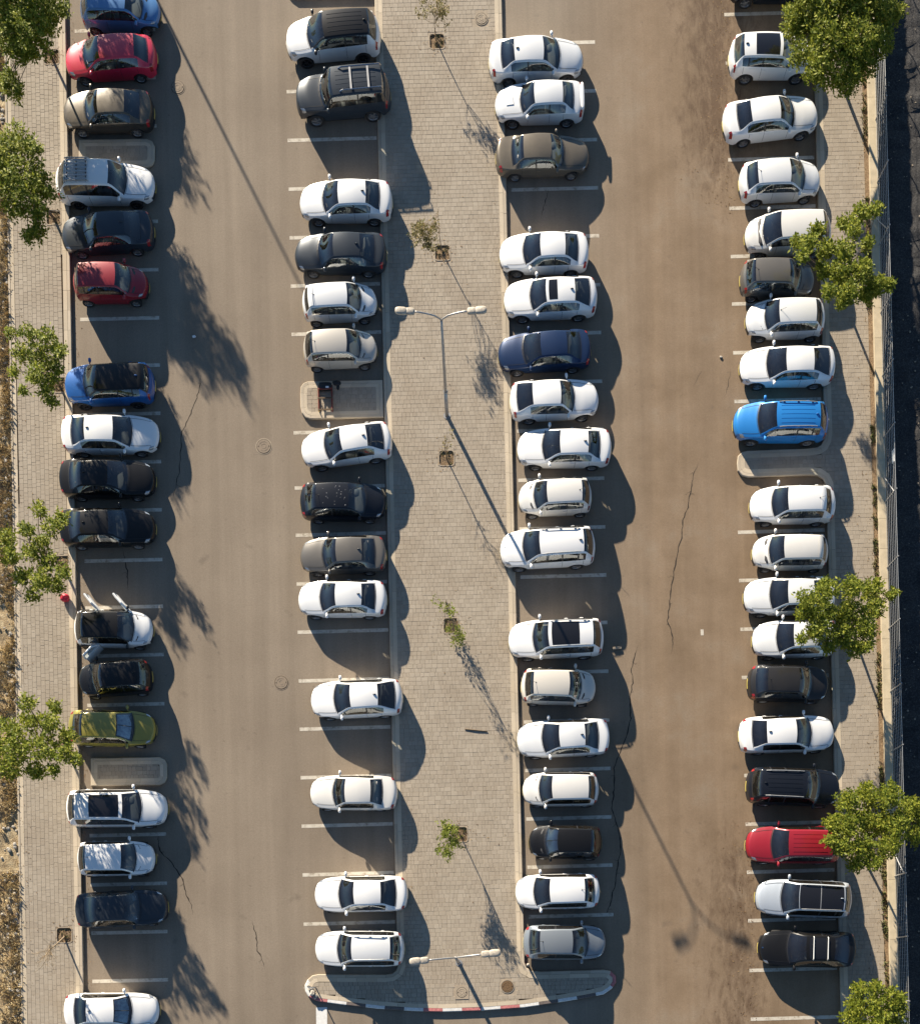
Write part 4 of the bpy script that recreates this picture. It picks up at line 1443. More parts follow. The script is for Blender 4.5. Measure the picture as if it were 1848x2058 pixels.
# (label, category, group, outline in the photo, turn, nose, type, colour, extras)
CARS = [
    # leftmost row
    ("blue hatchback cut off by the top edge above the bright red hatchback", "hatchback", LA, (163, 322, -22, 70), 0, 1, 'mini', 'sky_blue', dict(opts=('no_aerial',))),
    ("bright red hatchback with its nose over the left kerb in tree shade", "hatchback", LA, (131, 317, 63, 177), 3.4, -1, 'hatch', 'red', dict(seat='seat_grey')),
    ("dusty black and brown sedan just below the bright red hatchback", "sedan", LA, (127, 310, 181, 276), 0.5, -1, 'sedan', 'taupe', dict(opts=('no_aerial',))),
    ("pale silver wagon with a slatted roof rack over its tail", "estate car", LA, (114, 311, 322, 420), 0, 1, 'wagon', 'white', dict(opts=('basket', 'no_aerial'), dH=.14, rims='dark_alloy')),
    ("dark grey sedan between the slatted roof rack wagon and the small red hatchback", "sedan", LA, (123, 311, 424, 521), 3, -1, 'sedan', 'slate', dict()),
    ("small dark red hatchback with its nose to the aisle above an empty bay", "hatchback", LA, (150, 298, 529, 616), 0, 1, 'mpv', 'dark_red', dict(opts=('no_aerial',), Wd=1.62)),
    ("metallic blue crossover with a black roof and its nose to the left kerb", "crossover", LA, (131, 312, 733, 824), 1.8, -1, 'suv', 'blue', dict(roof='black', dH=-.1, opts=('black_sides', 'spoiler'), tint=True, rims='dark_alloy')),
    ("white sedan with leaf shadows on its roof beside the black roofed blue crossover", "sedan", LA, (125, 320, 832, 922), 0.5, 1, 'sedan', 'white', dict()),
    ("black sedan just below the white sedan with leaf shadows", "sedan", LA, (121, 312, 924, 1009), 0, 1, 'sedan', 'black', dict(opts=('chrome',))),
    ("black sedan with an empty bay below it, in the leftmost row", "sedan", LA, (121, 312, 1021, 1107), 1, 1, 'sedan', 'black', dict()),
    ("white small car with black roof and three doors standing open", "small car", LA, (151, 307, 1230, 1306), 0, 1, 'mini', 'white', dict(roof='black', opts=('open_doors', 'black_sides', 'dark_mirror', 'no_aerial'), Wd=1.76, dH=.04, tint=True)),
    ("black hatchback between the car with open doors and the olive hatchback", "hatchback", LA, (158, 307, 1325, 1407), 4, -1, 'mini', 'black', dict(opts=('spoiler',), tint=True)),
    ("olive gold hatchback with a blue sunshade behind its windscreen", "hatchback", LA, (140, 313, 1428, 1504), -0.5, 1, 'hatch', 'olive', dict(opts=('shade_blue',))),
    ("white crossover with a black sunroof in the leftmost row below a kerb island", "crossover", LA, (136, 337, 1585, 1668), 0.5, 1, 'suv', 'white', dict(opts=('panorama', 'no_aerial'), dH=-.06)),
    ("small white hatchback between the sunroof crossover and the dark grey sedan", "hatchback", LA, (157, 312, 1687, 1766), 1, 1, 'mini', 'white', dict(Wd=1.72)),
    ("dark grey sedan with papers behind its windscreen near the bare tree", "sedan", LA, (153, 337, 1786, 1868), 3, 1, 'sedan', 'slate', dict(opts=('papers',))),
    ("white sedan cut off by the bottom edge of the photo", "sedan", LA, (131, 320, 1990, 2071), 0.5, 1, 'sedan', 'white', dict(opts=('shade_blue',))),
    # left of the walkway
    ("white sport utility car with black roof at the top left of the walkway", "suv", LB, (574, 766, 22, 136), 5, -1, 'suv', 'white', dict(roof='black', opts=('ribs', 'black_sides', 'dark_mirror'), rims='dark_alloy', tint=True)),
    ("boxy dark grey off-roader with a chrome roof rack", "off-roader", LB, (594, 786, 134, 253), 5, -1, 'bigsuv', 'slate', dict(opts=('rack', 'ribs', 'no_aerial'), tint=False, seat='seat_grey')),
    ("white sedan below the big empty bay next to the boxy off-roader", "sedan", LB, (602, 789, 360, 457), 0.5, -1, 'sedan', 'pearl', dict()),
    ("dark slate sedan left of the walkway above a silver hatchback", "sedan", LB, (592, 777, 466, 561), 0.5, -1, 'sedan', 'slate', dict(seat='seat_grey')),
    ("silver hatchback above the champagne hatchback left of the walkway", "hatchback", LB, (607, 758, 566, 658), 3.5, 1, 'mini', 'pearl', dict(opts=('spoiler',))),
    ("champagne hatchback beside the kerb island with the rusty frame", "hatchback", LB, (609, 758, 661, 749), 2.5, 1, 'mini', 'champagne', dict(Wd=1.64)),
    ("white liftback parked askew below the kerb island with the rusty frame", "hatchback", LB, (604, 789, 848, 949), 8, -1, 'fast', 'white', dict(dH=.05, Wd=1.75)),
    ("speckled dark navy hatchback below the askew white liftback", "hatchback", LB, (603, 775, 969, 1055), 0, 1, 'hatch', 'ink', dict(opts=('droppings',), Wd=1.76)),
    ("bronze grey sedan between the dark navy hatchback and a pale sedan", "sedan", LB, (603, 777, 1078, 1160), 1.5, -1, 'sedan', 'bronze', dict(Wd=1.72)),
    ("pearl white sedan just below the bronze grey sedan", "sedan", LB, (599, 778, 1168, 1246), 0, -1, 'sedan', 'pearl', dict(Wd=1.74)),
    ("white sedan alone between two empty bays, level with the sparse sapling's shadow", "sedan", LB, (624, 810, 1362, 1451), 2.5, -1, 'fast', 'white', dict()),
    ("old white sedan alone between empty bays, level with the painted cracked bay", "sedan", LB, (623, 799, 1558, 1632), -0.5, -1, 'old', 'off_white', dict(seat='seat_grey', opts=('no_aerial',))),
    ("white sedan just above the white estate car left of the walkway", "sedan", LB, (632, 820, 1757, 1838), 1, -1, 'sedan', 'white', dict(opts=('no_aerial',))),
    ("white estate car at the bottom end left of the walkway", "estate car", LB, (633, 813, 1868, 1946), 0, -1, 'wagon', 'pearl', dict(opts=('no_aerial', 'rails'), tint=True)),
    # right of the walkway
    ("silver white sedan at the top right of the walkway, nose to the aisle", "sedan", LC, (981, 1172, 74, 174), 2.5, 1, 'sedan', 'pearl', dict()),
    ("silver white sedan with a boot spoiler above the dusty brown sedan", "sedan", LC, (994, 1175, 163, 259), 1.5, -1, 'sedan', 'pearl', dict(opts=('bonnet_scoop', 'boot_spoiler', 'no_aerial'), seat='seat_grey', Wd=1.74)),
    ("dusty brown old sedan with its nose to the aisle, right of the walkway", "sedan", LC, (995, 1184, 267, 366), 1.5, 1, 'old', 'brown', dict(seat='seat_grey', opts=('no_aerial',), dH=.02, Wd=1.76)),
    ("white sedan with black rear window between an empty bay and the sunroof sedan", "sedan", LC, (1003, 1183, 469, 558), 1, -1, 'sedan', 'white', dict(opts=('no_aerial',))),
    ("white sedan with a small black sunroof above the navy sedan", "sedan", LC, (1012, 1200, 556, 652), 1.8, -1, 'fast', 'white', dict(opts=('sunroof',), seat='seat_grey')),
    ("dark navy sedan right of the walkway among white cars", "sedan", LC, (1000, 1188, 661, 760), 3.5, -1, 'sedan', 'navy', dict(opts=('no_aerial',))),
    ("white fastback just below the navy sedan, nose to the aisle", "hatchback", LC, (1023, 1203, 759, 856), 3, 1, 'fast', 'white', dict(opts=('no_aerial',), dH=.06)),
    ("white sedan level with the second bare sapling, right of the walkway", "sedan", LC, (1039, 1228, 859, 949), 0, -1, 'sedan', 'white', dict(seat='seat_grey')),
    ("small white hatchback above the white estate like car struck by the lamp shadow", "hatchback", LC, (1041, 1189, 958, 1047), 2, -1, 'mini', 'off_white', dict(seat='seat_grey')),
    ("white sport utility car with the lamp shadow across its bonnet", "suv", LC, (1004, 1196, 1059, 1152), 3, -1, 'suv', 'white', dict(opts=('rails',), dH=-.02)),
    ("white sport utility car with a large black glass sunroof", "suv", LC, (1021, 1213, 1242, 1332), 2, -1, 'suv', 'white', dict(opts=('panorama', 'rails', 'no_aerial'))),
    ("cream hatchback with its nose to the aisle, right of the walkway", "hatchback", LC, (1046, 1197, 1341, 1424), -1, 1, 'mini', 'cream', dict(Wd=1.72)),
    ("silver white sedan between the cream hatchback and the old white hatchback", "sedan", LC, (1038, 1225, 1444, 1528), 2.5, -1, 'sedan', 'pearl', dict(seat='seat_grey')),
    ("boxy old white hatchback above the black car with a silver sunshade", "hatchback", LC, (1050, 1203, 1551, 1625), 0.3, -1, 'mini', 'off_white', dict(opts=('no_aerial',), dH=-.08)),
    ("small black car with a silver sunshade behind its windscreen", "small car", LC, (1062, 1209, 1657, 1731), -1, -1, 'mini', 'black', dict(opts=('shade', 'no_aerial'), Wd=1.66)),
    ("white hatchback between the black car with sunshade and the steel grey hatchback", "hatchback", LC, (1035, 1205, 1756, 1830), 1, -1, 'hatch', 'white', dict()),
    ("steel grey hatchback at the bottom end right of the walkway", "hatchback", LC, (1050, 1217, 1855, 1933), 0, 1, 'hatch', 'steel', dict(tint=True)),
    # along the wall
    ("white compact crossover with black roof half under the big top right tree", "crossover", LD, (1463, 1634, 70, 167), 0, 1, 'suv', 'white', dict(opts=('panorama',), dH=-.06, Wd=1.78)),
    ("white sedan parked askew below the big top right tree", "sedan", LD, (1450, 1644, 189, 298), 7, 1, 'sedan', 'white', dict(tint=True, opts=('no_aerial',))),
    ("silver hatchback with its nose to the wall below the askew white sedan", "hatchback", LD, (1483, 1648, 319, 416), 3.5, 1, 'hatch', 'pearl', dict(tint=False)),
    ("white van-like hatchback half hidden by the tree with a gap in it", "hatchback", LD, (1496, 1668, 429, 519), 2, -1, 'mpv', 'off_white', dict(Wd=1.78, opts=('no_aerial',))),
    ("dusty brown grey hatchback with its nose under the tree by the wall", "hatchback", LD, (1486, 1636, 522, 607), 0, 1, 'mini', 'bronze', dict(Wd=1.70)),
    ("silver hatchback just below the brown grey hatchback along the wall", "hatchback", LD, (1498, 1656, 602, 688), 1, -1, 'mini', 'pearl', dict(Wd=1.74, opts=('front_aerial',))),
    ("white sedan just above the bright blue sport utility car", "sedan", LD, (1486, 1676, 696, 785), 0.5, -1, 'fast', 'white', dict(opts=('no_aerial',))),
    ("bright blue sport utility car beside the paved nose of the sidewalk", "suv", LD, (1473, 1662, 807, 898), 0, -1, 'suv', 'bright_blue', dict(opts=('rails', 'ribs'), dH=-.04)),
    ("white hatchback with red tail lamps just below the paved nose of the sidewalk", "hatchback", LD, (1506, 1677, 974, 1062), 0.5, -1, 'hatch', 'white', dict(opts=('spoiler',), dH=.06)),
    ("small white hatchback above the pair of cars under the round tree", "hatchback", LD, (1511, 1662, 1075, 1152), 0, -1, 'mini', 'off_white', dict(opts=('no_aerial', 'spoiler'))),
    ("silver white car, upper of the two half hidden by the round tree", "sedan", LD, (1494, 1676, 1161, 1242), 0.5, -1, 'sedan', 'pearl', dict(tint=True)),
    ("silver white car, lower of the two half hidden by the round tree", "sedan", LD, (1511, 1679, 1248, 1327), 1, -1, 'sedan', 'pearl', dict()),
    ("dark charcoal hatchback with its nose to the wall below the round tree", "hatchback", LD, (1501, 1665, 1338, 1415), -1, 1, 'hatch', 'charcoal', dict(tint=True, Wd=1.76)),
    ("white sedan between the charcoal hatchback and the black sport utility car", "sedan", LD, (1483, 1676, 1438, 1518), 1.8, 1, 'sedan', 'white', dict(tint=True)),
    ("black sport utility car with silver roof rails along the wall", "suv", LD, (1498, 1686, 1543, 1625), -2, 1, 'suv', 'ink', dict(opts=('rails', 'ribs'), tint=True)),
    ("crimson crossover with its tail under the bright green tree", "crossover", LD, (1498, 1686, 1658, 1741), -0.5, -1, 'suv', 'dark_red', dict(opts=('ribs',), dH=-.1)),
    ("silver sport utility car with a full black glass roof", "suv", LD, (1517, 1709, 1766, 1848), -2.5, -1, 'suv', 'silver_blue', dict(opts=('glassroof', 'rails'))),
    ("black saloon with two bright roof bars at the bottom of the wall row", "sedan", LD, (1523, 1717, 1866, 1948), -1.5, -1, 'fast', 'black', dict(opts=('crossbars', 'no_aerial', 'plate_logo', 'panorama'))),
    ("black car at the top edge beside the big top right tree", "suv", LD, (1462, 1640, -95, 17), 0, 1, 'suv', 'ink', dict()),
]
for (label, cat, grp, box, ang, face, typ, col, kw) in CARS:
    nm = {'sedan': 'sedan_car', 'hatchback': 'hatchback_car', 'suv': 'sport_utility_car', 'estate car': 'estate_car', 'off-roader': 'off_road_car', 'crossover': 'crossover_car', 'small car': 'small_car'}[cat]
    make_car(nm, label, cat, grp, box, ang, face, typ, col, **kw)

# ================================================================== trees
def leaf_tuft(mb, c, size, rnd, n=7, up=0.35):
    """a spray of pointed leaves"""
    for _ in range(n):
        th = rnd.uniform(0, 2 * math.pi)
        el = rnd.uniform(-0.5, 1.0)
        d = Vector((math.cos(th) * math.cos(el), math.sin(th) * math.cos(el), math.sin(el) + up * .3)).normalized()
        s_ = d.cross(Vector((rnd.uniform(-.3, .3), rnd.uniform(-.3, .3), 1))).normalized()
        L = size * rnd.uniform(.7, 1.3); w = L * rnd.uniform(.17, .26)
        b = Vector(c) + d * (L * .12) + Vector((rnd.gauss(0, 1), rnd.gauss(0, 1), rnd.gauss(0, 1))) * size * .38
        nrm = d.cross(s_)
        m = b + d * L * .5 + nrm * L * .06
        t = b + d * L - Vector((0, 0, 1)) * L * .14
        mb.add([b, m + s_ * w, t, m - s_ * w], [(0, 1, 2, 3)])


def limb(mb, a, b, r0, r1, rnd, bend=.12, n=5):
    a = Vector(a); b = Vector(b); L = (b - a).length
    o = Vector((rnd.uniform(-1, 1), rnd.uniform(-1, 1), rnd.uniform(-.3, .6))) * L * bend
    pts = [a.lerp(b, t) + o * math.sin(math.pi * t) for t in [i / n for i in range(n + 1)]]
    mb.tube(pts, [r0 + (r1 - r0) * i / n for i in range(n + 1)], 6)


def tree(base, blobs, label, hc=3.7, seed=1, group="trees on the left sidewalk", dens=1.0, m='leaf', size=.165, trunk=.07, z0=.08):
    """base and blobs in photo pixels; a blob is (u, v, radius px[, height m])"""
    rnd = random.Random(seed)
    x, y = W(*base)
    o = tag(empty("tree", (x, y, z0)), label, "tree", group)
    B = []
    for bl in blobs:
        u, v, r = bl[:3]
        h = bl[3] if len(bl) > 3 else hc + rnd.uniform(-.45, .45)
        q = W(u, v, h)
        B.append((Vector((q[0] - x, q[1] - y, h - z0)), r / PXM * (HC - h) / HC))
    cen = sum((b for b, r in B), Vector()) / len(B)
    fork = Vector((cen.x * .55, cen.y * .55, max(1.4, hc - 1.3)))
    tr = MB()
    limb(tr, (0, 0, -.1), fork, trunk, trunk * .72, rnd, .04, 6)
    tr.build("trunk", M['bark'], o, True)
    br = MB()
    for b, r in B:
        limb(br, fork + Vector((0, 0, rnd.uniform(-.3, .1))), b, trunk * .42, .012, rnd)
        for _ in range(3):
            e = b + Vector((rnd.gauss(0, 1), rnd.gauss(0, 1), rnd.gauss(0, .8))).normalized() * r * .8
            limb(br, b.lerp(fork, .25), e, .014, .005, rnd, .1, 3)
    br.build("branches", M['bark'], o, True)
    lf = MB()
    for b, r in B:
        n = int(dens * 64 * (r / .6) ** 2) + 7
        for _ in range(n):
            d = Vector((rnd.gauss(0, 1), rnd.gauss(0, 1), rnd.gauss(0, 1))).normalized()
            rr = r * (rnd.random() ** .42) * rnd.uniform(.85, 1.12)
            p = b + Vector((d.x * rr, d.y * rr, d.z * rr * 1.1))
            leaf_tuft(lf, p, size * rnd.uniform(.7, 1.25), rnd, 11)
    lf.build("crown", M[m], o)
    return o


T_LEFT = "trees on the left sidewalk"
tree((106, 118), [(20, 20, 55), (70, 15, 50), (60, 66, 46), (18, 70, 42), (42, 104, 24), (112, 5, 26), (95, 45, 24), (18, 150, 16, 3.0), (30, 182, 18, 2.8), (10, 165, 14, 3.0), (50, -50, 34, 4.9), (-15, -30, 38, 4.5), (85, -70, 28, 5.2), (5, -110, 32, 5.5), (40, -140, 26, 5.9), (-30, -90, 30, 5.0)],
     "dark leafy tree in the top left corner of the photo", 3.7, 11, dens=.95)
tree((110, 440), [(32, 285, 34), (68, 298, 22), (18, 345, 42), (72, 350, 30), (95, 388, 20), (30, 405, 36), (74, 425, 24), (62, 478, 18, 2.9), (80, 460, 13, 3.0), (5, 300, 32), (52, 372, 28), (-25, 350, 42), (-20, 300, 30)],
     "leafy tree beside the wagon with the slatted roof rack", 3.7, 12, dens=.8)
tree((121, 776), [(22, 668, 11), (60, 672, 20), (95, 678, 20), (118, 702, 17), (42, 708, 19), (80, 715, 24), (115, 738, 14), (28, 745, 13), (72, 752, 22), (103, 760, 16), (45, 785, 8), (92, 788, 16), (106, 806, 12)],
     "sparse light green tree beside the black roofed blue crossover", 3.6, 13, dens=.72)
tree((128, 1134), [(80, 1024, 16), (125, 1040, 13), (104, 1058, 18), (52, 1064, 16), (14, 1078, 18), (85, 1090, 17), (18, 1118, 20), (60, 1110, 19), (100, 1130, 19), (126, 1152, 15), (45, 1160, 19), (86, 1168, 24), (66, 1198, 15), (115, 1180, 15), (-15, 1100, 20)],
     "leafy tree beside the black sedan above the car with open doors", 3.6, 14, dens=.75)
tree((134, 1500), [(55, 1415, 16), (108, 1420, 14), (20, 1468, 28), (62, 1450, 22), (100, 1456, 22), (134, 1480, 16), (40, 1508, 30), (90, 1505, 28), (130, 1514, 22), (155, 1526, 12), (70, 1548, 20), (20, 1543, 24), (110, 1548, 14), (-15, 1500, 28)],
     "leafy tree touching the olive gold hatchback", 3.5, 15, dens=.8)
# a tree just beyond the top edge, whose shade falls into the picture
tree((98, -215), [(20, -330, 50), (60, -310, 45), (40, -270, 45), (80, -260, 35), (10, -280, 40)], "leafy tree beyond the top edge on the left sidewalk", 3.8, 16, dens=.5)

T_R = "trees along the wall"
tree((1698, 190), [(1602, 60, 28), (1640, 22, 42), (1700, 15, 48), (1768, 28, 38), (1612, 108, 24), (1660, 80, 42), (1718, 85, 46), (1768, 80, 30), (1650, 138, 32), (1700, 155, 34), (1738, 132, 26), (1595, 32, 24), (1690, -40, 50, 4.2), (1750, -30, 45, 4.2), (1630, -30, 36, 4.2), (1800, 25, 18)],
     "large bright green tree in the top right corner", 3.6, 21, T_R, 1.3, size=.16, trunk=.09, z0=.12)
tree((1698, 612), [(1757, 425, 14), (1727, 430, 16), (1696, 446, 12), (1716, 462, 14), (1642, 462, 14), (1602, 488, 12), (1626, 490, 18), (1660, 500, 18), (1700, 502, 20), (1742, 490, 12), (1614, 514, 12), (1650, 545, 15), (1690, 545, 24), (1730, 545, 22), (1765, 572, 18), (1662, 588, 15), (1702, 588, 23), (1742, 588, 20), (1786, 572, 10), (1690, 610, 10)],
     "ragged tree with a gap in its crown beside the wall", 3.5, 22, T_R, 1.5, size=.165, z0=.12)
tree((1724, 1303), [(1622, 1200, 20), (1660, 1184, 24), (1710, 1180, 24), (1752, 1188, 24), (1790, 1194, 12), (1612, 1230, 17), (1655, 1230, 28), (1705, 1230, 31), (1755, 1225, 22), (1640, 1268, 24), (1690, 1275, 28), (1740, 1263, 24), (1665, 1298, 15), (1720, 1303, 18), (1610, 1284, 10), (1745, 1298, 12)],
     "dense rounded tree hiding the tails of two silver white cars", 3.3, 23, T_R, 1.3, size=.15, z0=.12)
tree((1742, 1745), [(1672, 1655, 17), (1702, 1610, 25), (1742, 1595, 25), (1785, 1600, 27), (1825, 1625, 25), (1702, 1660, 31), (1750, 1650, 35), (1800, 1660, 32), (1838, 1680, 20), (1692, 1703, 22), (1735, 1705, 28), (1785, 1700, 25), (1720, 1738, 16), (1755, 1733, 16), (1668, 1690, 13), (1855, 1640, 20)],
     "bright green tree over the tail of the crimson crossover", 3.3, 24, T_R, 1.3, m='leaf', size=.15, z0=.12)
tree((1752, 2100), [(1725, 1990, 17), (1760, 1986, 15), (1800, 2002, 18), (1720, 2020, 24), (1765, 2022, 27), (1805, 2030, 19), (1712, 2050, 21), (1760, 2062, 30), (1800, 2066, 22), (1770, 2100, 30)],
     "bright green tree cut off by the bottom right edge", 3.2, 25, T_R, 1.25, m='leaf', size=.15, z0=.12)


def sapling(base, top, h, blobs, label, m, seed, n_leaf, twigs=9, lean=None, spread=.5):
    rnd = random.Random(seed)
    x, y = W(*base)
    o = tag(empty("sapling", (x, y, .08)), label, "sapling", "saplings along the walkway")
    q = W(*top, h); tip = Vector((q[0] - x, q[1] - y, h - .08))
    tr = MB(); limb(tr, (0, 0, -.05), tip, .030, .010, rnd, .03, 7); tr.build("trunk", M['bark_pale'], o, True)
    br = MB(); lf = MB(); ends = []
    for k in range(twigs):
        t = rnd.uniform(.45, 1.0)
        a = Vector((0, 0, 0)).lerp(tip, t)
        if blobs:
            u, v, r, bh = rnd.choice(blobs); qq = W(u + rnd.gauss(0, .5) * r, v + rnd.gauss(0, .5) * r, bh + rnd.uniform(-.25, .25))
            e = Vector((qq[0] - x, qq[1] - y, bh - .08 + rnd.uniform(-.25, .25)))
        else:
            e = a + Vector((rnd.uniform(-1, 1) * spread, rnd.uniform(-1, 1) * spread, rnd.uniform(.1, .6)))
        limb(br, a, e, .010, .004, rnd, .15, 4)
        for _ in range(2):
            e2 = e + Vector((rnd.uniform(-.25, .25), rnd.uniform(-.25, .25), rnd.uniform(-.1, .25))); limb(br, a.lerp(e, .6), e2, .006, .003, rnd, .15, 3); ends.append(e2)
        ends.append(e)
    br.build("branches", M['bark_pale'], o, True)
    for _ in range(n_leaf):
        e = rnd.choice(ends)
        leaf_tuft(lf, e + Vector((rnd.gauss(0, .09), rnd.gauss(0, .09), rnd.gauss(0, .07))), .125, rnd, 6)
    if lf.f: lf.build("leaves", M[m], o)
    return o


sapling((878, 87), (873, 18), 2.1, [(860, 18, 22, 2.0), (890, 25, 10, 1.9)], "wispy sapling with brown leaves at the top of the walkway", 'leaf_dry', 31, 85, 12)
sapling((889, 511), (880, 420), 2.3, [(853, 478, 13, 2.2), (865, 498, 13, 2.1), (848, 466, 10, 2.3), (868, 450, 8, 2.3)], "sapling with yellow green leaves on its left side", 'leaf_dry', 32, 150, 16)
sapling((897, 923), (893, 892), 2.2, [], "bare sapling in the pit below the walkway lamp", 'leaf_dry', 33, 6, 10, spread=.35)
sapling((906, 1259), (896, 1205), 2.2, [(876, 1213, 14, 2.2), (888, 1222, 14, 2.1), (906, 1262, 14, .7), (920, 1282, 9, .6)], "sparse sapling with small green leaves in the middle of the walkway", 'leaf_lime', 34, 80, 12)
sapling((924, 1678), (912, 1664), 1.9, [(900, 1664, 15, 1.8), (905, 1690, 18, 1.7), (898, 1712, 13, 1.7), (925, 1700, 12, 1.6), (908, 1678, 15, 1.9)], "bushy lime green sapling near the walkway end", 'leaf_lime', 35, 190, 22)

# the bare young tree at the lower left
rnd = random.Random(41)
bx, by = W(131, 1882)
o = tag(empty("bare_tree", (bx, by, .08)), "bare leafless young tree leaning over the left sidewalk", "tree")
f1_ = W(101, 1908, 1.9); fk = Vector((f1_[0] - bx, f1_[1] - by, 1.8))
mb = MB(); limb(mb, (0, 0, -.05), fk, .05, .03, rnd, .03, 6); mb.build("trunk", M['bark_pale'], o, True)
mb = MB()
ends = [((56, 1916), 2.8)] + [((rnd.uniform(62, 115), rnd.uniform(1888, 1962)), rnd.uniform(2.0, 3.0)) for _ in range(15)]
for (pp, h) in ends:
    q = W(*pp, h); e = Vector((q[0] - bx, q[1] - by, h))
    limb(mb, fk, e, .018, .006, rnd, .14, 5)
    for _ in range(5):
        s_ = fk.lerp(e, rnd.uniform(.4, .9)); limb(mb, s_, s_ + Vector((rnd.uniform(-.4, .4), rnd.uniform(-.5, .3), rnd.uniform(-.1, .4))), .008, .003, rnd, .2, 3)
mb.build("branches", M['bark_pale'], o, True)

# ================================================================== street lamps
def lamp(base, rz, label, arms=(-1, 1), cone=True):
    x, y = W(*base)
    o = tag(empty("street_lamp", (x, y, ZP - .005), rz), label, "street lamp", "street lamps")
    H1, H2 = 8.44, 9.13
    mb = MB(); mb.disc((0, 0), .17, -.1, .02, 16); mb.build("base_plate", M['galv'], o)
    mb = MB(); mb.tube([(0, 0, 0), (0, 0, 2.4)], [.095, .088], 14); mb.build("lower_pole", M['galv'], o, True)
    mb = MB(); mb.tube([(0, 0, 2.38), (0, 0, H1)], [.076, .05], 14); mb.build("pole", M['galv'], o, True)
    mb = MB(); mb.tube([(0, 0, 2.36), (0, 0, 2.46)], .11, 14); mb.build("pole_collar", M['galv'], o)
    for s in arms:
        mb = MB()
        pts = [(0, 0, H1 - .1), (s * .05, 0, H1 + .12)] + [(s * (.05 + .95 * math.sin(t)), 0, H1 + .12 + .55 * (1 - math.cos(t)) ** .0 * math.sin(t) ** .55) for t in (.25, .5, .8, 1.1, 1.4)]
        pts.append((s * 1.14, 0, H2))
        mb.tube(pts, .036, 8); mb.build("arm", M['galv'], o, True)
        hd = empty("lamp_head"); hd.parent = o; hd.location = (s * 1.53, 0, H2 + .02); hd.rotation_euler = (0, -s * R(6), 0)
        mb = MB(); mb.ball((s * .16, 0, .03), (.27, .165, .085), 14, 7, .65); mb.build("lamp_cover", M['lamp_head'], hd, True)
        mb = MB(); mb.ball((-s * .22, 0, .02), (.20, .15, .085), 12, 7, .55); mb.build("gear_housing", M['lamp_head'], hd, True)
        mb = MB(); mb.ball((s * .16, 0, -.03), (.22, .13, .06), 12, 6, .7); mb.build("lens", M['head_lamp'], hd, True)
    return o


lamp((898, 838), R(0.5), "tall double armed street lamp in the middle of the walkway")
lamp((922, 1936), R(6), "double armed street lamp at the bottom end of the walkway")
lamp((115, -398), R(0), "single armed street lamp beyond the top edge", arms=(1,))

# ================================================================== wall and fence
def wall_pt(v, du, h=0): return W(uW(v) + du, v, h)


wl = tag(empty("garden_wall", (*wall_pt(1000, 8), 0)), "low cream garden wall along the right sidewalk", "wall")
ox, oy = wall_pt(1000, 8)
mb = MB()
A = [wall_pt(VT, 0), wall_pt(VB, 0)]; Bp = [wall_pt(VT, 14), wall_pt(VB, 14)]
V = []
for (p, q) in ((A[0], Bp[0]), (A[1], Bp[1])):
    for z in (-1.6, .44): V += [(p[0] + .03 - ox, p[1] - oy, z), (q[0] - .03 - ox, q[1] - oy, z)]
mb.add(V, [(0, 2, 6, 4), (1, 5, 7, 3), (2, 3, 7, 6), (0, 1, 3, 2), (4, 6, 7, 5)])
mb.build("wall_face", M['wall_side'], wl)
v = VT; k = 0
while v < VB:
    v1 = v + 60
    q = [wall_pt(v1 - .5, -.6), wall_pt(v1 - .5, 15), wall_pt(v, 15), wall_pt(v, -.6)]
    dz = random.uniform(-.003, .003)
    mb = MB(); mb.add([(a - ox, b - oy, .441) for a, b in q] + [(a - ox, b - oy, .50 + dz) for a, b in q], [(4, 5, 6, 7), (0, 1, 5, 4), (1, 2, 6, 5), (2, 3, 7, 6), (3, 0, 4, 7)])
    mb.build("coping_stone", M['wall'], wl)
    v = v1

posts = [-255, -130, 5, 130, 255, 380, 505, 640, 766, 889, 1017, 1148, 1270, 1395, 1514, 1640, 1763, 1886, 2012, 2140, 2265, 2390]
fx, fy = wall_pt(1000, 13)
fence = tag(empty("wire_fence", (fx, fy, .5)), "galvanised wire fence on the garden wall", "fence")
P3 = [wall_pt(v, 13) for v in posts]
for i, (px, py) in enumerate(P3):
    mb = MB(); mb.tube([(px - fx, py - fy, -.02), (px - fx, py - fy, 1.62)], .032, 8); mb.build("post", M['galv'], fence)
    if i in (6, 10, 16):
        q = wall_pt(posts[i] - 50, 11); mb = MB(); mb.tube([(px - fx, py - fy, 1.25), (q[0] - fx, q[1] - fy, .02)], .026, 8); mb.build("brace", M['galv'], fence)
for i in range(len(P3) - 1):
    a = Vector((P3[i][0] - fx, P3[i][1] - fy, 0)); b = Vector((P3[i + 1][0] - fx, P3[i + 1][1] - fy, 0))
    for z, r in ((.06, .008), (.30, .008), (.55, .008), (.80, .010), (1.05, .008), (1.28, .010), (1.50, .016)):
        mb = MB(); mb.tube([a + Vector((0, 0, z)), a.lerp(b, .5) + Vector((0, 0, z - .012)), b + Vector((0, 0, z))], r, 5); mb.build("wire", M['galv'], fence)
    mb = MB(); n = 18
    for k in range(1, n):
        c = a.lerp(b, k / n); mb.tube([c + Vector((0, 0, .05)), c + Vector((0, 0, 1.5))], .0035, 3, False)
    tag(mb.build("mesh_wires", M['galv'], fence), kind="stuff")
sx, sy = W(1787, 917, 1.7)
mb = MB(); mb.box((0, 0, 0), (.02, .62, .32)); sg = mb.build("notice_board", M['sign_white'])
sg.location = (wall_pt(917, 13)[0] + .03, sy, 1.72); sg.rotation_euler = (0, 0, TH)
tag(sg, "small white notice fixed to the wire fence", "sign")

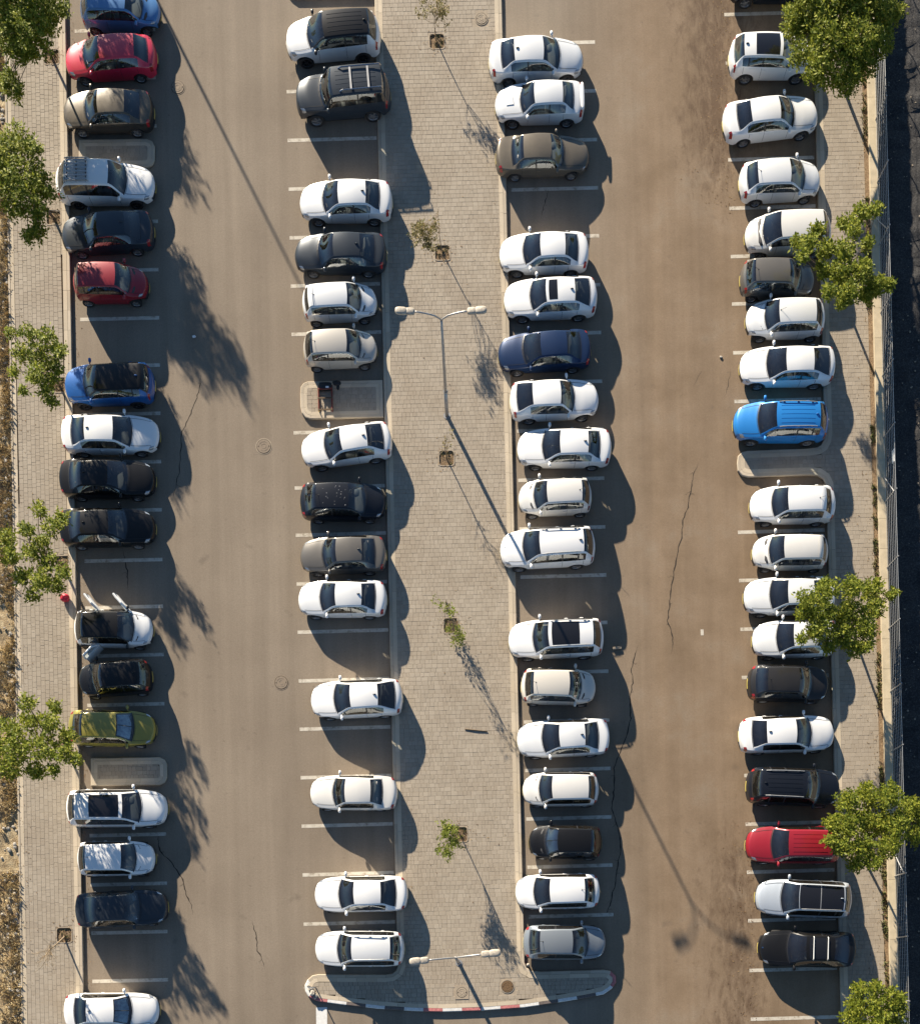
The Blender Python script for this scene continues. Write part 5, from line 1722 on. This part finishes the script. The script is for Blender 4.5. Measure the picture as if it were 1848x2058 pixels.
# ================================================================== odds and ends
# rusty frame with a dark box on the kerb island
fr = tag(empty("metal_frame", (*W(655, 806), ZP), TH), "rusty red metal frame with a black box on the kerb island", "metal frame")
for xx in (-.33, .33):
    mb = MB(); mb.tube([(xx, -.62, .04), (xx, .70, .04)], .03, 6); mb.build("long_rail", M['rust'], fr)
    for yy in (-.60, -.05, .42):
        mb = MB(); mb.tube([(xx, yy, 0), (xx, yy, .22)], .028, 6); mb.build("leg", M['rust'] if xx > 0 else M['yellow'], fr)
    mb = MB(); mb.tube([(xx, -.62, .22), (xx, .45, .22)], .03, 6); mb.build("top_rail", M['rust'], fr)
for yy in (-.61, -.03, .43):
    mb = MB(); mb.box((0, yy, .235), (.72, .07, .04)); mb.build("cross_bar", M['rust'] if yy > 0 else M['wood'], fr)
mb = MB(); mb.ball((0, .58, .13), (.34, .20, .13), 12, 7, .4); mb.build("black_box", M['black'], fr, True)
mb = MB(); mb.box((.12, .50, .263), (.16, .09, .006)); mb.build("white_label", M['paper'], fr)
mb = MB()
rnd = random.Random(5)
mb.ball((0, 0, .05), (.20, .13, .06), 12, 6, .8); mb.ball((.05, -.18, .04), (.08, .16, .045), 10, 6, .8); mb.ball((-.16, .05, .04), (.09, .06, .04), 8, 5)
bagx, bagy = W(678, 774)
bg_ = mb.build("black_bag", M['black'], None, True); bg_.location = (bagx, bagy, ZP); tag(bg_, "crumpled black bag beside the rusty frame", "bag")

# red bag on the left sidewalk
x, y = W(135, 1206)
rb = tag(empty("red_bag", (x, y, ZP)), "bright red bag on the kerb under a tree", "bag")
mb = MB(); mb.ball((0, 0, .17), (.23, .20, .18), 12, 8, .8); mb.ball((.04, .03, .33), (.14, .11, .08), 10, 6, .9); mb.build("bag_body", M['red_cloth'], rb, True)
mb = MB(); mb.tube([(-.08, 0, .38), (-.06, .03, .46), (.04, .03, .47), (.09, 0, .38)], .013, 5); mb.build("handle", M['red_cloth'], rb)

# sign post with rubble at its foot, left tip of the walkway end
x, y = W(635, 1985)
sp = tag(empty("sign_post", (x, y, ZP)), "slim sign post at the left tip of the walkway end", "sign")
mb = MB(); mb.tube([(0, 0, 0), (0, 0, 2.5)], .03, 8); mb.build("post", M['galv'], sp)
mb = MB(); mb.box((0, -.04, 2.2), (.5, .012, .5), 0); mb.build("sign_plate", M['sign_white'], sp)
for i, (u, v, s_) in enumerate(((625, 1988, .22), (629, 1996, .26), (636, 2001, .18), (621, 1982, .12), (634, 2006, .14))):
    r2 = random.Random(i); mb = MB(); mb.ball((0, 0, s_ * .25), (s_ * .6, s_ * .45, s_ * .32), 7, 5, .6)
    mb.v = [(a + r2.uniform(-.03, .03), b + r2.uniform(-.03, .03), c + r2.uniform(-.015, .015)) for a, b, c in mb.v]
    st = mb.build("rubble_stone", M['stone']); st.location = (*W(u, v), ZP); st.rotation_euler = (0, 0, i * 1.3)
    tag(st, ("pale broken stone just left of the slim sign post", "largest pale broken stone below the slim sign post", "pale broken stone straight below the slim sign post", "smallest pale stone at the far left of the slim sign post", "lowest of the pale stones by the slim sign post")[i], "stone", "rubble by the sign post")

# short rusty pipe with a bright cap in the bay corner
x, y = W(1060, 1940)
bl = tag(empty("pipe_bollard", (x, y, 0)), "short rusty pipe with a pale cap behind the steel grey hatchback", "bollard")
mb = MB(); mb.tube([(0, 0, 0), (0, 0, .42)], .06, 12); mb.build("pipe", M['rust'], bl, True)
mb = MB(); mb.ball((0, 0, .43), (.085, .085, .07), 12, 7); mb.build("cap", M['stone'], bl, True)

# stick on the walkway
mb = MB(); a = W(934, 1467); b = W(979, 1472)
mb.tube([(0, 0, .02), ((b[0] - a[0]) * .5, (b[1] - a[1]) * .5, .026), (b[0] - a[0], b[1] - a[1], .02)], [.022, .026, .018], 7)
st = mb.build("wooden_stick", M['wood'], None, True); st.location = (a[0], a[1], ZP); tag(st, "brown wooden stick lying across the walkway", "stick")

# litter and stones
def pebble(u, v, r, m, nm, label, cat, z=0.0, seed=0):
    r2 = random.Random(seed); mb = MB(); mb.ball((0, 0, r * .4), (r, r * .75, r * .5), 8, 5, .75)
    mb.v = [(a * r2.uniform(.85, 1.15), b * r2.uniform(.85, 1.15), c) for a, b, c in mb.v]
    o = mb.build(nm, m, None, False); o.location = (*W(u, v), z); o.rotation_euler = (0, 0, r2.uniform(0, 3)); tag(o, label, cat)


pebble(1448, 718, .075, M['stone'], "loose_stone", "small pale stone on the right aisle near the bright blue car", "stone", 0, 3)
pebble(390, 677, .09, M['paper'], "litter", "scrap of white litter in the tree shadow on the left aisle", "litter", 0, 4)
pebble(1050, 497 - 500 + 720, .06, M['stone'], "loose_stone", "tiny stone beside the navy sedan", "stone", 0, 5) if False else None
mb = MB(); mb.box((0, 0, .05), (.42, .12, .10), R(6)); cb = mb.build("concrete_block", M['concrete']); cb.location = (*W(1239, 1303), 0)
tag(cb, "small concrete block behind the car with the large glass sunroof", "block")
mb = MB(); mb.tube([(0, 0, 0), (0, 0, 1.9)], .05, 10); mb.ball((0, 0, 1.95), (.10, .10, .10), 10, 7)
wp = mb.build("white_pole", M['sign_white'], None, True); wp.location = (*W(1806, 2052), -1.2); tag(wp, "white pole beyond the fence in the bottom right corner", "pole")

# dry grass on the verge and weeds along the wall
def blades(mb, x, y, z, n, h, rnd, w=.012):
    for _ in range(n):
        a = rnd.uniform(0, 6.28); L = h * rnd.uniform(.5, 1.2); l = rnd.uniform(.3, 1.0) * L
        bx_, by_ = x + rnd.gauss(0, .04), y + rnd.gauss(0, .04)
        c, s_ = math.cos(a), math.sin(a)
        mb.add([(bx_ - s_ * w, by_ + c * w, z), (bx_ + s_ * w, by_ - c * w, z), (bx_ + c * l * .6 + s_ * w * .7, by_ + s_ * l * .6 - c * w * .7, z + L * .7), (bx_ + c * l * 1.2, by_ + s_ * l * 1.2, z + L * .75)], [(0, 1, 2, 3)])


rnd = random.Random(77)
mb = MB()
for _ in range(3600):
    y = rnd.uniform(-1.8, 51); xr = x_left(y)
    x = xr - abs(rnd.gauss(0, .75)) + .05
    if noise.noise((x * .5, y * .35, 0)) < -.22: continue
    blades(mb, x, y, .08 + .16 * fb(x, y, 1.1, 4) * .6, 7, .16, rnd)
tag(mb.build("dry_grass", M['straw']), "straw coloured dry grass along the left verge", "dry grass", kind="stuff")
mb = MB()
for _ in range(420):
    y = rnd.uniform(-1.8, 51); xr = x_left(y)
    x = xr - abs(rnd.gauss(0, .5)); r = rnd.uniform(.03, .11)
    mb.ball((x, y, .10 + .1 * fb(x, y, 1.1, 4)), (r, r * rnd.uniform(.6, 1), r * .6), 6, 4, .7)
tag(mb.build("verge_stones", M['stone']), "pale stones scattered along the left verge", "stones", kind="stuff")
mb = MB()
for _ in range(900):
    y = rnd.uniform(-1.8, 51); v = NV - y * PXM
    if noise.noise((0, y * .35, 5)) < .0: continue
    x = wall_pt(v, -rnd.uniform(-1, 9))[0]
    blades(mb, x, y, .15, 6, .13, rnd, .014)
for (u, v) in PITS_WALK + PITS_LEFT:
    for _ in range(10):
        q = W(u + rnd.uniform(-12, 12), v + rnd.uniform(-12, 12)); blades(mb, q[0], q[1], .09, 5, .12, rnd, .014)
tag(mb.build("weeds", M['weed']), "low weeds along the foot of the wall and in the tree pits", "weeds", kind="stuff")
mb = MB()
for _ in range(500):
    y = rnd.uniform(-1.8, 51); x = x_wall_out(y) + rnd.uniform(.3, 5.5); r = rnd.uniform(.015, .06)
    mb.ball((x, y, -1.10 + .14 * fb(x, y, 1.3, 4)), (r, r * rnd.uniform(.6, 1), r * .6), 6, 4, .7)
tag(mb.build("field_stones", M['concrete']), "pale stones scattered over the burnt ground", "stones", kind="stuff")

# fallen leaves in the gutters, in the pits and on the pavements
mb = MB()


def fallen(u, v, z):
    x, y = W(u, v); a = rnd.uniform(0, 6.28); L = rnd.uniform(.02, .05); w = L * .45
    c, s_ = math.cos(a) * L, math.sin(a) * L
    mb.add([(x - c, y - s_, z + .004), (x + s_ * .45, y - c * .45, z + .010), (x + c, y + s_, z + .016), (x - s_ * .45, y + c * .45, z + .008)], [(0, 1, 2, 3)])


for (u, v) in PITS_WALK + PITS_LEFT:
    for _ in range(70): fallen(u + rnd.gauss(0, 16), v + rnd.gauss(0, 16), ZP)
for _ in range(420):
    v = rnd.uniform(0, 2058); fallen(uK(v) + 4 + abs(rnd.gauss(0, 7)), v, 0)
for _ in range(320):
    v = rnd.uniform(0, 2058); fallen(uL(v) + abs(rnd.gauss(0, 16)) + 4, v, ZP)
for _ in range(380):
    v = rnd.uniform(0, 2058); fallen(uW(v) - abs(rnd.gauss(0, 14)) - 6, v, ZP)
for _ in range(500):
    v = rnd.choice((rnd.uniform(0, 430), rnd.uniform(1650, 2058))); fallen(1465 + .027 * v - abs(rnd.gauss(0, 30)), v, 0)
for _ in range(150):
    v = rnd.uniform(0, 1900); fallen(rnd.uniform(uA(v) + 20, uB(v) - 20), v, ZP)
tag(mb.build("fallen_leaves", M['litter']), "small brown fallen leaves in gutters and on the pavements", "fallen leaves", kind="stuff")
